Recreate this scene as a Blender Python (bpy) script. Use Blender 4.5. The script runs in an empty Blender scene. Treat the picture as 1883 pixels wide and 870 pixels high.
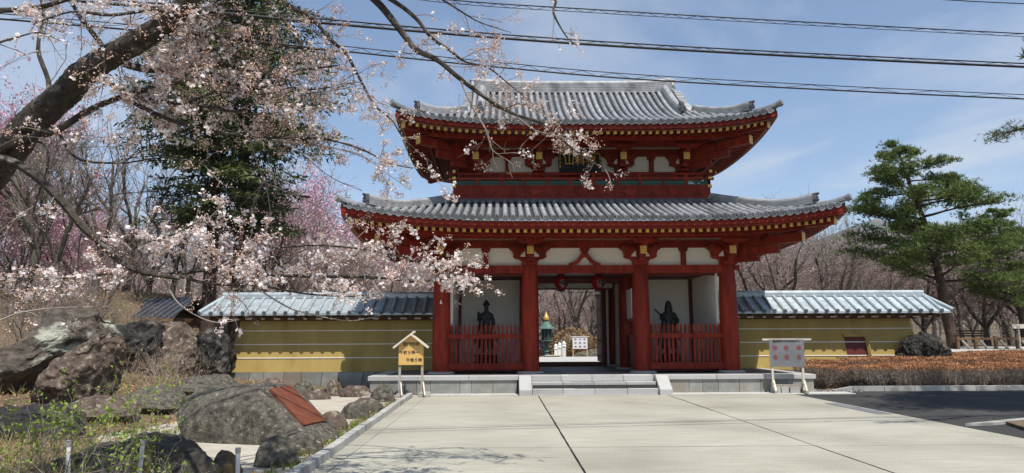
import bpy, bmesh, math, random
import numpy as np
from mathutils import Vector, Matrix, noise as mnoise, Quaternion
R = math.radians
scene = bpy.context.scene
COL = scene.collection

# ------------------------------------------------------------------ camera, sky, sun, exposure
F_PX = 1290.0
CAM = Vector((-2.6, -22.3, 1.6))
PITCH = math.atan(187 / F_PX)
YAW = math.atan(16.5 / F_PX * math.cos(PITCH))
cam_d = bpy.data.cameras.new('camera')
cam = bpy.data.objects.new('camera', cam_d)
COL.objects.link(cam)
cam.location = CAM
ROLL = R(0.25)
cam.rotation_euler = (Matrix.Rotation(-YAW, 3, 'Z') @ Matrix.Rotation(math.pi / 2 + PITCH, 3, 'X') @ Matrix.Rotation(-ROLL, 3, 'Z')).to_euler()
cam_d.sensor_width = 36.0
cam_d.lens = 36.0 * F_PX / 1883.0
cam_d.clip_end = 12000
cam_d.clip_start = 0.05
scene.camera = cam

SUN_EL, SUN_AZ = R(63), R(26)          # azimuth measured from behind the viewer (-Y) towards the right (+X)
SUN_DIR = Vector((math.sin(SUN_AZ) * math.cos(SUN_EL), -math.cos(SUN_AZ) * math.cos(SUN_EL), math.sin(SUN_EL)))
sun_d = bpy.data.lights.new('sun', 'SUN')
sun_d.energy = 4.2
sun_d.angle = R(0.53)
sun_d.color = (1.0, 0.955, 0.88)
sun = bpy.data.objects.new('sun', sun_d)
COL.objects.link(sun)
sun.rotation_euler = SUN_DIR.to_track_quat('Z', 'Y').to_euler()
sun.location = (10, -40, 60)

world = bpy.data.worlds.new('World')
scene.world = world
world.use_nodes = True
wn, wl = world.node_tree.nodes, world.node_tree.links
wn.clear()
w_out = wn.new('ShaderNodeOutputWorld')
w_bg = wn.new('ShaderNodeBackground')
w_sky = wn.new('ShaderNodeTexSky')
w_sky.sky_type = 'NISHITA'
w_sky.sun_disc = False
w_sky.sun_elevation = SUN_EL
w_sky.sun_rotation = math.atan2(SUN_DIR.x, SUN_DIR.y)
w_sky.altitude = 1100
w_sky.air_density = 1.1
w_sky.dust_density = 0.8
w_sky.ozone_density = 2.2
w_bg.inputs['Strength'].default_value = 0.112
# thin cirrus, laid out on a cloud plane all over the sky
w_tc = wn.new('ShaderNodeTexCoord')
w_sep = wn.new('ShaderNodeSeparateXYZ')
w_add = wn.new('ShaderNodeMath'); w_add.operation = 'MAXIMUM'; w_add.inputs[1].default_value = 0.03
w_dx = wn.new('ShaderNodeMath'); w_dx.operation = 'DIVIDE'
w_dy = wn.new('ShaderNodeMath'); w_dy.operation = 'DIVIDE'
w_cmb = wn.new('ShaderNodeCombineXYZ')
w_map = wn.new('ShaderNodeMapping')
w_map.inputs['Scale'].default_value = (0.62, 0.34, 1)
w_map.inputs['Rotation'].default_value = (0, 0, R(35))
w_map.inputs['Location'].default_value = (0.35, 0.2, 0)
w_n = wn.new('ShaderNodeTexNoise')
w_n.inputs['Scale'].default_value = 1.5
w_n.inputs['Detail'].default_value = 7
w_n.inputs['Roughness'].default_value = 0.56
w_n.inputs['Distortion'].default_value = 0.5
w_r = wn.new('ShaderNodeMapRange')
w_r.inputs['From Min'].default_value = 0.46
w_r.inputs['From Max'].default_value = 0.74
w_r.inputs['To Min'].default_value = 0.04
w_r.inputs['To Max'].default_value = 0.85
w_mix = wn.new('ShaderNodeMixRGB')
w_mix.inputs['Color2'].default_value = (4.6, 4.9, 5.4, 1)
wl.new(w_tc.outputs['Generated'], w_sep.inputs[0])
wl.new(w_sep.outputs['Z'], w_add.inputs[0])
wl.new(w_sep.outputs['X'], w_dx.inputs[0]); wl.new(w_add.outputs[0], w_dx.inputs[1])
wl.new(w_sep.outputs['Y'], w_dy.inputs[0]); wl.new(w_add.outputs[0], w_dy.inputs[1])
wl.new(w_dx.outputs[0], w_cmb.inputs['X']); wl.new(w_dy.outputs[0], w_cmb.inputs['Y'])
wl.new(w_cmb.outputs[0], w_map.inputs['Vector']); wl.new(w_map.outputs[0], w_n.inputs['Vector'])
wl.new(w_n.outputs['Fac'], w_r.inputs['Value']); wl.new(w_r.outputs[0], w_mix.inputs['Fac'])
wl.new(w_sky.outputs[0], w_mix.inputs['Color1']); wl.new(w_mix.outputs[0], w_bg.inputs['Color'])
wl.new(w_bg.outputs[0], w_out.inputs[0])

scene.view_settings.view_transform = 'Standard'
scene.view_settings.look = 'None'
scene.view_settings.exposure = 0.48
scene.view_settings.gamma = 1.0
scene.view_settings.use_curve_mapping = False
scene.cycles.max_bounces = 6
scene.cycles.diffuse_bounces = 4
scene.cycles.glossy_bounces = 2
scene.cycles.transmission_bounces = 2
scene.cycles.transparent_max_bounces = 4
scene.cycles.caustics_reflective = False
scene.cycles.caustics_refractive = False

# ------------------------------------------------------------------ helpers
FW = Vector((math.sin(YAW) * math.cos(PITCH), math.cos(YAW) * math.cos(PITCH), math.sin(PITCH)))
RT = Vector((math.cos(YAW), -math.sin(YAW), 0))
UP = RT.cross(FW)
RT, UP = RT * math.cos(ROLL) - UP * math.sin(ROLL), UP * math.cos(ROLL) + RT * math.sin(ROLL)
def at(px, py, D):
    """world point seen at photo pixel px,py at distance D along the view axis"""
    return CAM + (FW * F_PX + RT * (px - 941.5) + UP * (435 - py)) * (D / F_PX)

WM = {}
def place(o, parent=None, world=None):
    COL.objects.link(o)
    world = world or Matrix.Identity(4)
    if parent is not None:
        o.parent = parent
        o.matrix_parent_inverse = WM[parent.name].inverted()
    o.matrix_basis = world
    WM[o.name] = world.copy()
    return o
def tag(o, label=None, cat=None, group=None, kind=None):
    if label: o['label'] = label
    if cat: o['category'] = cat
    if group: o['group'] = group
    if kind: o['kind'] = kind
    return o
def thing(name, loc, label, cat, group=None):
    o = bpy.data.objects.new(name, None)
    o.empty_display_size = 0.3
    place(o, None, Matrix.Translation(Vector(loc)))
    return tag(o, label, cat, group)
def copy_tree(src, world, parent=None, label=None):
    """copy a thing with its parts; world is the new root matrix"""
    c = src.copy(); COL.objects.link(c)
    if parent is None:
        c.matrix_basis = world; WM[c.name] = world.copy()
        if label: c['label'] = label
    else:
        c.parent = parent; WM[c.name] = Matrix.Identity(4)
    for ch in CHILD.get(src.name, []):
        copy_tree(ch, None, c)
    return c
CHILD = {}

class MB:
    def __init__(s): s.v = []; s.f = []
    def add(s, vs, fs):
        b = len(s.v); s.v += [tuple(p) for p in vs]; s.f += [tuple(i + b for i in q) for q in fs]
        return s
    def box(s, c, d, rot=None):
        x, y, z = d[0] / 2, d[1] / 2, d[2] / 2
        vs = [Vector(p) for p in ((-x,-y,-z),(x,-y,-z),(x,y,-z),(-x,y,-z),(-x,-y,z),(x,-y,z),(x,y,z),(-x,y,z))]
        if rot is not None: vs = [rot @ p for p in vs]
        c = Vector(c)
        return s.add([p + c for p in vs], BOXF)
    def beam(s, a, b, w, h, upv=(0,0,1)):
        m = beam_matrix(a, b, w, h, upv)
        return s.add([m @ Vector(p) for p in UNITV], BOXF)
    def prism(s, pts, o, ax, ay, depth):
        """pts 2D outline (ccw), frame o + x*ax + y*ay, extruded by vector depth"""
        o, ax, ay, dv = Vector(o), Vector(ax), Vector(ay), Vector(depth)
        n = len(pts)
        v0 = [o + ax * p[0] + ay * p[1] for p in pts]
        vs = v0 + [p + dv for p in v0]
        fs = [tuple(range(n))[::-1], tuple(range(n, 2 * n))] + [(i, (i + 1) % n, n + (i + 1) % n, n + i) for i in range(n)]
        return s.add(vs, fs)
    def tube(s, pts, rs, n=8, cap=True, phase=0.0):
        pts = [Vector(p) for p in pts]
        if not hasattr(rs, '__len__'): rs = [rs] * len(pts)
        rings = []
        prev = None
        for i, p in enumerate(pts):
            t = (pts[min(i + 1, len(pts) - 1)] - pts[max(i - 1, 0)]).normalized()
            if prev is None:
                a = Vector((0, 0, 1)) if abs(t.z) < 0.9 else Vector((1, 0, 0))
                u = t.cross(a).normalized()
            else:
                u = (prev - t * prev.dot(t)).normalized()
            prev = u
            w = t.cross(u)
            rings.append([p + (u * math.cos(phase + 2 * math.pi * k / n) + w * math.sin(phase + 2 * math.pi * k / n)) * rs[i] for k in range(n)])
        vs = [q for r_ in rings for q in r_]
        fs = []
        for i in range(len(pts) - 1):
            for k in range(n):
                fs.append((i * n + k, i * n + (k + 1) % n, (i + 1) * n + (k + 1) % n, (i + 1) * n + k))
        if cap:
            fs.append(tuple(range(n))[::-1]); b = (len(pts) - 1) * n; fs.append(tuple(range(b, b + n)))
        return s.add(vs, fs)
    def lathe(s, c, prof, n=16):
        """prof: list of (r, z) from bottom to top round vertical axis at c"""
        c = Vector(c); vs = []; fs = []
        for r_, z in prof:
            vs += [c + Vector((r_ * math.cos(2 * math.pi * k / n), r_ * math.sin(2 * math.pi * k / n), z)) for k in range(n)]
        for i in range(len(prof) - 1):
            for k in range(n):
                fs.append((i * n + k, i * n + (k + 1) % n, (i + 1) * n + (k + 1) % n, (i + 1) * n + k))
        fs.append(tuple(range(n))[::-1]); b = (len(prof) - 1) * n; fs.append(tuple(range(b, b + n)))
        return s.add(vs, fs)
    def mesh(s, name, mat, smooth=False):
        me = bpy.data.meshes.new(name)
        me.from_pydata([tuple(v) for v in s.v], [], s.f)
        me.materials.append(mat)
        if smooth:
            me.polygons.foreach_set('use_smooth', [True] * len(me.polygons))
            try: me.set_sharp_from_angle(angle=R(42))
            except Exception: pass
        me.update()
        return me
    def build(s, name, mat, parent=None, smooth=False, world=None):
        o = bpy.data.objects.new(name, s.mesh(name, mat, smooth))
        place(o, parent, world)
        if parent is not None: CHILD.setdefault(parent.name, []).append(o)
        return o
BOXF = [(0,3,2,1),(4,5,6,7),(0,1,5,4),(1,2,6,5),(2,3,7,6),(3,0,4,7)]
UNITV = [(-.5,-.5,-.5),(.5,-.5,-.5),(.5,.5,-.5),(-.5,.5,-.5),(-.5,-.5,.5),(.5,-.5,.5),(.5,.5,.5),(-.5,.5,.5)]
def beam_matrix(a, b, w, h, upv=(0, 0, 1)):
    a, b = Vector(a), Vector(b)
    d = b - a; L = d.length; y = d / L
    x = y.cross(Vector(upv)).normalized(); z = x.cross(y)
    return Matrix(((x.x * w, y.x * L, z.x * h, (a.x + b.x) / 2), (x.y * w, y.y * L, z.y * h, (a.y + b.y) / 2),
                   (x.z * w, y.z * L, z.z * h, (a.z + b.z) / 2), (0, 0, 0, 1)))
UNIT = {}
def unit_mesh(mat):
    """a unit block with softly bevelled edges, shared between alike pieces"""
    if mat.name not in UNIT:
        UNIT[mat.name] = MB().add(UNITV, BOXF).mesh('block_' + mat.name, mat)
    return UNIT[mat.name]
def inst(name, me, parent, world, group_child=True):
    o = bpy.data.objects.new(name, me)
    place(o, parent, world)
    if parent is not None: CHILD.setdefault(parent.name, []).append(o)
    return o
def block(name, mat, parent, c, d, rz=0.0):
    return inst(name, unit_mesh(mat), parent, Matrix.Translation(Vector(c)) @ Matrix.Rotation(rz, 4, 'Z') @ Matrix.Diagonal((d[0], d[1], d[2], 1)))
def bar(name, mat, parent, a, b, w, h, upv=(0, 0, 1)):
    return inst(name, unit_mesh(mat), parent, beam_matrix(a, b, w, h, upv))
def np_mesh(name, V, F, mat, smooth=False, uvs=None):
    """V (n,3) array, F (m,k) array of equal-sized faces"""
    me = bpy.data.meshes.new(name)
    n, (m, k) = len(V), F.shape
    me.vertices.add(n); me.vertices.foreach_set('co', np.ascontiguousarray(V, dtype=np.float32).ravel())
    me.loops.add(m * k); me.loops.foreach_set('vertex_index', np.ascontiguousarray(F, dtype=np.int32).ravel())
    me.polygons.add(m); me.polygons.foreach_set('loop_start', np.arange(0, m * k, k, dtype=np.int32))
    if smooth: me.polygons.foreach_set('use_smooth', np.ones(m, dtype=bool))
    me.materials.append(mat)
    me.update(calc_edges=True)
    return me
def bevelled(mb, name, mat, parent, w=0.02, seg=1, smooth=False, world=None):
    bm = bmesh.new()
    vs = [bm.verts.new(v) for v in mb.v]
    for f in mb.f:
        try: bm.faces.new([vs[i] for i in f])
        except ValueError: pass
    bmesh.ops.recalc_face_normals(bm, faces=bm.faces)
    bmesh.ops.bevel(bm, geom=list(bm.edges), offset=w, segments=seg, affect='EDGES', clamp_overlap=True)
    me = bpy.data.meshes.new(name); bm.to_mesh(me); bm.free(); me.materials.append(mat)
    if smooth: me.polygons.foreach_set('use_smooth', [True] * len(me.polygons))
    o = bpy.data.objects.new(name, me); place(o, parent, world)
    if parent is not None: CHILD.setdefault(parent.name, []).append(o)
    return o
def text_mesh(body, size, mat, depth=0.004, bold=0.0):
    """flat lettering as a mesh in the XZ plane, facing -Y, centred on the origin"""
    cu = bpy.data.curves.new('lettering', 'FONT')
    cu.body = body; cu.size = size; cu.align_x = 'CENTER'; cu.align_y = 'CENTER'
    cu.extrude = depth; cu.offset = bold; cu.resolution_u = 3
    o = bpy.data.objects.new('lettering', cu); COL.objects.link(o)
    dg = bpy.context.evaluated_depsgraph_get()
    me = bpy.data.meshes.new_from_object(o.evaluated_get(dg))
    bpy.data.objects.remove(o)
    me.transform(Matrix.Rotation(math.pi / 2, 4, 'X'))
    me.materials.clear(); me.materials.append(mat)
    return me

# ------------------------------------------------------------------ procedural materials
def mat(name, c1, c2=None, scale=3.0, rough=0.7, bump=0.0, bscale=None, metal=0.0, spec=0.4, detail=5, rnd=0.0,
        c3=None, s3=0.6, lo=0.35, hi=0.65, lo3=0.5, hi3=0.62, stretch=None, rough2=None, island=0.0, trans=0.0, sheen=0.0):
    m = bpy.data.materials.new(name); m.use_nodes = True
    n, l = m.node_tree.nodes, m.node_tree.links
    b = n['Principled BSDF']
    b.inputs['Roughness'].default_value = rough
    b.inputs['Metallic'].default_value = metal
    b.inputs['Specular IOR Level'].default_value = spec
    c2 = c2 or c1
    geo = n.new('ShaderNodeNewGeometry')
    vec = geo.outputs['Position']
    if stretch:
        mp = n.new('ShaderNodeMapping'); mp.inputs['Scale'].default_value = stretch
        l.new(vec, mp.inputs['Vector']); vec = mp.outputs[0]
    nz = n.new('ShaderNodeTexNoise'); nz.inputs['Scale'].default_value = scale; nz.inputs['Detail'].default_value = detail
    nz.inputs['Roughness'].default_value = 0.6
    l.new(vec, nz.inputs['Vector'])
    mr = n.new('ShaderNodeMapRange'); mr.inputs['From Min'].default_value = lo; mr.inputs['From Max'].default_value = hi
    l.new(nz.outputs['Fac'], mr.inputs['Value'])
    mx = n.new('ShaderNodeMixRGB'); mx.inputs['Color1'].default_value = (*c1, 1); mx.inputs['Color2'].default_value = (*c2, 1)
    l.new(mr.outputs[0], mx.inputs['Fac'])
    out = mx.outputs[0]
    if c3:
        n3 = n.new('ShaderNodeTexNoise'); n3.inputs['Scale'].default_value = s3; n3.inputs['Detail'].default_value = 6
        l.new(vec, n3.inputs['Vector'])
        m3 = n.new('ShaderNodeMapRange'); m3.inputs['From Min'].default_value = lo3; m3.inputs['From Max'].default_value = hi3
        l.new(n3.outputs['Fac'], m3.inputs['Value'])
        x3 = n.new('ShaderNodeMixRGB'); x3.inputs['Color2'].default_value = (*c3, 1)
        l.new(m3.outputs[0], x3.inputs['Fac']); l.new(out, x3.inputs['Color1']); out = x3.outputs[0]
    for amt, sock in ((rnd, 'obj'), (island, 'isl')):
        if amt:
            if sock == 'obj':
                oi = n.new('ShaderNodeObjectInfo'); so = oi.outputs['Random']
            else: so = geo.outputs['Random Per Island']
            vr = n.new('ShaderNodeMapRange'); vr.inputs['To Min'].default_value = 1 - amt; vr.inputs['To Max'].default_value = 1 + amt
            l.new(so, vr.inputs['Value'])
            vm = n.new('ShaderNodeVectorMath'); vm.operation = 'SCALE'
            l.new(out, vm.inputs[0]); l.new(vr.outputs[0], vm.inputs['Scale']); out = vm.outputs[0]
    l.new(out, b.inputs['Base Color'])
    if rough2 is not None:
        rr = n.new('ShaderNodeMapRange'); rr.inputs['To Min'].default_value = rough; rr.inputs['To Max'].default_value = rough2
        l.new(nz.outputs['Fac'], rr.inputs['Value']); l.new(rr.outputs[0], b.inputs['Roughness'])
    if bump:
        bz = n.new('ShaderNodeTexNoise'); bz.inputs['Scale'].default_value = bscale or scale * 4; bz.inputs['Detail'].default_value = 6
        bz.inputs['Roughness'].default_value = 0.65
        l.new(vec, bz.inputs['Vector'])
        bp = n.new('ShaderNodeBump'); bp.inputs['Strength'].default_value = 1.0; bp.inputs['Distance'].default_value = bump
        l.new(bz.outputs['Fac'], bp.inputs['Height']); l.new(bp.outputs[0], b.inputs['Normal'])
    if trans:
        tr = n.new('ShaderNodeBsdfTranslucent'); l.new(out, tr.inputs['Color'])
        ms = n.new('ShaderNodeMixShader'); ms.inputs['Fac'].default_value = trans
        l.new(b.outputs[0], ms.inputs[1]); l.new(tr.outputs[0], ms.inputs[2])
        l.new(ms.outputs[0], n['Material Output'].inputs['Surface'])
    return m

M = {}
M['red'] = mat('red_paint', (0.185, 0.018, 0.009), (0.29, 0.035, 0.016), 3.0, 0.55, 0.004, 30, rnd=0.16, stretch=(2.5, 2.5, 0.45), c3=(0.13, 0.016, 0.010), s3=1.4, lo3=.5, hi3=.72, spec=0.18)
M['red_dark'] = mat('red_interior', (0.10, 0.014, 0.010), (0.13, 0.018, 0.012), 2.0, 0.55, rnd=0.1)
M['gold'] = mat('gilt_metal', (0.72, 0.45, 0.10), (0.60, 0.35, 0.08), 14, 0.38, metal=0.35, spec=0.5, rnd=0.08)
M['plaster'] = mat('white_plaster', (0.84, 0.81, 0.73), (0.80, 0.77, 0.69), 1.4, 0.9, 0.001, 60)
M['soffit'] = mat('soffit_boards', (0.24, 0.13, 0.11), (0.18, 0.09, 0.075), 3, 0.8)
M['green'] = mat('green_slats', (0.035, 0.12, 0.085), (0.05, 0.15, 0.11), 5, 0.6, rnd=0.1)
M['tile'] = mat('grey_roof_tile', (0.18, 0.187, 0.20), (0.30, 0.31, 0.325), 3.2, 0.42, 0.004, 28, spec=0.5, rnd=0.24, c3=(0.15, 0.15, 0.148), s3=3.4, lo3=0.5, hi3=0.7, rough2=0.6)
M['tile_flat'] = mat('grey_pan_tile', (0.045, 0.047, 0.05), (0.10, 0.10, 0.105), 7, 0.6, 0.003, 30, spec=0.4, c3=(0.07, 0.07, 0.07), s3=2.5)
M['ridge'] = mat('ridge_tile', (0.24, 0.243, 0.247), (0.38, 0.384, 0.388), 4.5, 0.5, 0.004, 24, spec=0.5, c3=(0.16, 0.16, 0.16), s3=2.0, lo3=0.52, hi3=0.7)
M['tile_dark'] = mat('dark_ridge_ornament', (0.05, 0.052, 0.058), (0.10, 0.10, 0.11), 6, 0.5, 0.006, 20)
M['ochre'] = mat('ochre_wall_plaster', (0.40, 0.285, 0.088), (0.46, 0.33, 0.105), 2.2, 0.9, 0.0015, 50, c3=(0.31, 0.215, 0.07), s3=1.6, lo3=.5, hi3=.75, stretch=(1, 1, .22))
M['white_line'] = mat('white_wall_line', (0.86, 0.84, 0.77), None, 3, 0.85)
M['metal_roof'] = mat('patinated_metal_roof', (0.40, 0.455, 0.475), (0.52, 0.575, 0.595), 2.5, 0.42, 0.001, 20, metal=0.45, spec=0.5, rnd=0.07, rough2=0.55, c3=(0.36, 0.42, 0.44), s3=3)
M['granite'] = mat('grey_granite', (0.46, 0.455, 0.44), (0.36, 0.355, 0.345), 55, 0.75, 0.0015, 90, rnd=0.1, c3=(0.34, 0.33, 0.30), s3=1.4, lo3=0.5, hi3=0.75)
M['paver'] = mat('pale_granite_paver', (0.50, 0.49, 0.455), (0.42, 0.41, 0.385), 40, 0.8, 0.001, 80, rnd=0.08)
M['slate'] = mat('slate_dado', (0.20, 0.205, 0.19), (0.28, 0.275, 0.25), 3.5, 0.7, 0.004, 22, rnd=0.22, c3=(0.22, 0.195, 0.15), s3=1.3)
M['slate_floor'] = mat('slate_floor', (0.09, 0.09, 0.09), (0.13, 0.13, 0.125), 3, 0.6, 0.002, 30, rnd=0.2)
M['black'] = mat('black_strip', (0.012, 0.012, 0.013), (0.02, 0.02, 0.02), 8, 0.6)
def concrete():
    m = mat('worn_concrete', (0.355, 0.335, 0.27), (0.425, 0.405, 0.335), 0.9, 0.88, 0.0025, 45, rnd=0.05, c3=(0.25, 0.235, 0.185), s3=0.45, lo3=0.46, hi3=0.74, detail=9)
    n, l = m.node_tree.nodes, m.node_tree.links
    b = n['Principled BSDF']
    src = b.inputs['Base Color'].links[0].from_socket
    geo = n.new('ShaderNodeNewGeometry')
    fine = n.new('ShaderNodeTexNoise'); fine.inputs['Scale'].default_value = 38; fine.inputs['Detail'].default_value = 5; fine.inputs['Roughness'].default_value = 0.75
    l.new(geo.outputs['Position'], fine.inputs['Vector'])
    mp = n.new('ShaderNodeMapping'); mp.inputs['Scale'].default_value = (0.5, 9.0, 1.0)
    broom = n.new('ShaderNodeTexNoise'); broom.inputs['Scale'].default_value = 2.2; broom.inputs['Detail'].default_value = 6
    l.new(geo.outputs['Position'], mp.inputs['Vector']); l.new(mp.outputs[0], broom.inputs['Vector'])
    r1 = n.new('ShaderNodeMapRange'); r1.inputs['From Min'].default_value = 0.3; r1.inputs['From Max'].default_value = 0.7; r1.inputs['To Min'].default_value = 0.76; r1.inputs['To Max'].default_value = 1.17
    r2 = n.new('ShaderNodeMapRange'); r2.inputs['From Min'].default_value = 0.3; r2.inputs['From Max'].default_value = 0.7; r2.inputs['To Min'].default_value = 0.83; r2.inputs['To Max'].default_value = 1.12
    l.new(fine.outputs['Fac'], r1.inputs['Value']); l.new(broom.outputs['Fac'], r2.inputs['Value'])
    mul = n.new('ShaderNodeMath'); mul.operation = 'MULTIPLY'; l.new(r1.outputs[0], mul.inputs[0]); l.new(r2.outputs[0], mul.inputs[1])
    sc = n.new('ShaderNodeVectorMath'); sc.operation = 'SCALE'; l.new(src, sc.inputs[0]); l.new(mul.outputs[0], sc.inputs['Scale'])
    l.new(sc.outputs[0], b.inputs['Base Color'])
    return m
M['concrete'] = concrete()
M['kerb'] = mat('concrete_kerb', (0.34, 0.335, 0.31), (0.42, 0.41, 0.38), 9, 0.88, 0.003, 40, rnd=0.12, c3=(0.24, 0.235, 0.21), s3=2.5)
M['joint'] = mat('joint_filler', (0.03, 0.03, 0.03), (0.05, 0.05, 0.045), 10, 0.9)
M['asphalt'] = mat('asphalt', (0.032, 0.031, 0.031), (0.062, 0.06, 0.058), 60, 0.9, 0.006, 90, spec=.2, c3=(0.075, 0.073, 0.07), s3=0.5, lo3=0.5, hi3=0.8)
M['sand'] = mat('raked_sand', (0.40, 0.365, 0.295), (0.47, 0.435, 0.36), 5, 0.95, 0.012, 30, c3=(0.36, 0.31, 0.23), s3=1.1, lo3=0.52, hi3=0.68)
M['earth'] = mat('dry_earth', (0.09, 0.062, 0.036), (0.18, 0.13, 0.08), 3.5, 0.95, 0.05, 9, c3=(0.13, 0.105, 0.05), s3=0.5, detail=9)
M['path'] = mat('pale_path', (0.40, 0.39, 0.37), (0.46, 0.45, 0.42), 3, 0.9)
M['rock'] = mat('weathered_rock', (0.035, 0.031, 0.024), (0.16, 0.142, 0.108), 9, 0.85, 0.05, 22, detail=13, c3=(0.33, 0.30, 0.235), s3=13, lo3=0.59, hi3=0.74)
M['rock_lichen'] = mat('lichen_rock', (0.055, 0.045, 0.036), (0.14, 0.115, 0.09), 4, 0.9, 0.07, 9, detail=12, c3=(0.36, 0.36, 0.29), s3=1.6, lo3=0.52, hi3=0.62)
M['lava'] = mat('black_lava_rock', (0.012, 0.011, 0.010), (0.038, 0.034, 0.03), 6, 0.8, 0.05, 12, detail=12, c3=(0.13, 0.115, 0.098), s3=2.4, lo3=0.55, hi3=0.7)
M['lava_brown'] = mat('brown_lava_rock', (0.06, 0.042, 0.032), (0.15, 0.11, 0.085), 5, 0.9, 0.06, 10, detail=12, c3=(0.27, 0.235, 0.18), s3=7.0, lo3=0.55, hi3=0.65)
M['moss_rock'] = mat('mossy_rock', (0.03, 0.026, 0.02), (0.11, 0.10, 0.078), 7, 0.9, 0.06, 16, detail=12, c3=(0.14, 0.10, 0.035), s3=2.3, lo3=0.55, hi3=0.68)
M['bronze'] = mat('copper_plaque', (0.17, 0.055, 0.03), (0.25, 0.085, 0.045), 7, 0.45, 0.002, 30, metal=0.3)
M['statue'] = mat('dark_bronze', (0.02, 0.02, 0.019), (0.035, 0.034, 0.03), 5, 0.5, metal=0.3)
M['wood_new'] = mat('fresh_timber', (0.60, 0.36, 0.11), (0.68, 0.43, 0.15), 3, 0.6, 0.001, 30, stretch=(1, 1, 9))
M['wood_grey'] = mat('grey_timber', (0.30, 0.265, 0.22), (0.40, 0.36, 0.31), 5, 0.8, 0.002, 30, stretch=(6, 6, 1), rnd=0.1)
M['wood_pale'] = mat('pale_timber', (0.56, 0.50, 0.41), (0.66, 0.60, 0.50), 5, 0.75, 0.002, 30, rnd=0.1)
M['wood_dark'] = mat('brown_timber', (0.11, 0.06, 0.032), (0.17, 0.10, 0.05), 5, 0.8, rnd=0.15)
M['ink'] = mat('black_lettering', (0.03, 0.022, 0.016), None, 4, 0.6)
M['sign_grey'] = mat('grey_sign_panel', (0.17, 0.175, 0.18), (0.22, 0.225, 0.23), 1.6, 0.35, spec=0.5)
M['sign_red'] = mat('red_print', (0.35, 0.015, 0.025), None, 4, 0.5)
M['sign_white'] = mat('white_print', (0.75, 0.75, 0.75), None, 4, 0.5)
M['lantern_red'] = mat('red_lantern_paper', (0.42, 0.018, 0.02), (0.34, 0.012, 0.015), 6, 0.6, trans=0.3)
M['white'] = mat('white_paint', (0.78, 0.78, 0.76), (0.70, 0.70, 0.68), 5, 0.5)
M['patina'] = mat('green_bronze', (0.07, 0.13, 0.11), (0.11, 0.19, 0.16), 6, 0.6, metal=0.3)
M['navy'] = mat('navy_cloth', (0.02, 0.025, 0.06), (0.03, 0.036, 0.08), 9, 0.9)
M['skin'] = mat('skin', (0.50, 0.30, 0.21), None, 5, 0.6)
M['cable'] = mat('black_cable', (0.012, 0.012, 0.014), (0.02, 0.02, 0.02), 8, 0.6)
M['pole'] = mat('concrete_pole', (0.35, 0.35, 0.34), (0.42, 0.42, 0.40), 4, 0.9)
M['shed_roof'] = mat('dark_sheet_roof', (0.045, 0.048, 0.06), (0.06, 0.064, 0.08), 3, 0.4, rnd=0.08)
M['bark'] = mat('cherry_bark', (0.026, 0.020, 0.016), (0.085, 0.068, 0.054), 12, 0.85, 0.03, 30, detail=12, c3=(0.17, 0.16, 0.135), s3=9, lo3=0.58, hi3=0.68)
M['twig'] = mat('grey_twigs', (0.20, 0.165, 0.135), (0.34, 0.29, 0.245), 3, 0.85)
M['bark_far'] = mat('bare_tree_bark', (0.075, 0.06, 0.048), (0.15, 0.125, 0.105), 3, 0.9, rnd=0.2)
M['twig_far'] = mat('bare_tree_twigs', (0.17, 0.14, 0.115), (0.27, 0.23, 0.195), 1.2, 0.9, rnd=0.2)
M['pine_bark'] = mat('pine_bark', (0.04, 0.027, 0.02), (0.10, 0.065, 0.045), 5, 0.9, 0.03, 14)
M['pine'] = mat('pine_needles', (0.085, 0.135, 0.025), (0.17, 0.22, 0.05), 0.9, 0.6, island=0.35, rnd=0.08, trans=0.12)
M['spruce'] = mat('spruce_needles', (0.028, 0.046, 0.012), (0.11, 0.13, 0.032), 0.7, 0.6, island=0.35, trans=0.08)
M['petal'] = mat('white_cherry_petals', (0.86, 0.78, 0.76), (0.90, 0.86, 0.84), 2.5, 0.7, island=0.1, trans=0.3)
M['bud'] = mat('pink_cherry_buds', (0.78, 0.53, 0.46), (0.87, 0.70, 0.63), 6, 0.7, island=0.25, trans=0.2)
M['calyx'] = mat('brown_bud_scales', (0.44, 0.24, 0.13), (0.56, 0.34, 0.20), 6, 0.7, island=0.25)
M['pinkbud'] = mat('pink_tree_buds', (0.42, 0.27, 0.26), (0.54, 0.38, 0.36), 0.8, 0.8, island=0.25, rnd=0.12, trans=0.2)
M['magenta'] = mat('pink_blossom', (0.74, 0.40, 0.52), (0.82, 0.55, 0.64), 0.9, 0.8, island=0.2, trans=0.25)
M['hedge_top'] = mat('rust_azalea_leaves', (0.36, 0.16, 0.075), (0.48, 0.25, 0.12), 1.6, 0.8, island=0.35, trans=0.15)
M['hedge_twig'] = mat('azalea_twigs', (0.28, 0.22, 0.175), (0.42, 0.35, 0.29), 2, 0.9, island=0.25)
M['leaf_new'] = mat('fresh_green_leaves', (0.20, 0.30, 0.035), (0.30, 0.40, 0.06), 3, 0.6, island=0.2, trans=0.35)
M['leaf_dead'] = mat('fallen_leaves', (0.30, 0.17, 0.075), (0.42, 0.27, 0.13), 3, 0.9, island=0.4)
M['grass_dry'] = mat('dry_grass', (0.33, 0.25, 0.12), (0.42, 0.34, 0.17), 2, 0.9, island=0.3)
M['grass'] = mat('green_grass', (0.11, 0.15, 0.03), (0.19, 0.21, 0.05), 2, 0.9, island=0.3)
M['bush_brown'] = mat('brown_clipped_bush', (0.20, 0.125, 0.06), (0.29, 0.20, 0.10), 2, 0.9, island=0.35)
M['hill'] = mat('wooded_mountain', (0.10, 0.075, 0.065), (0.15, 0.115, 0.10), 0.02, 0.95, c3=(0.05, 0.07, 0.045), s3=0.006, lo3=0.5, hi3=0.6)

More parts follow.
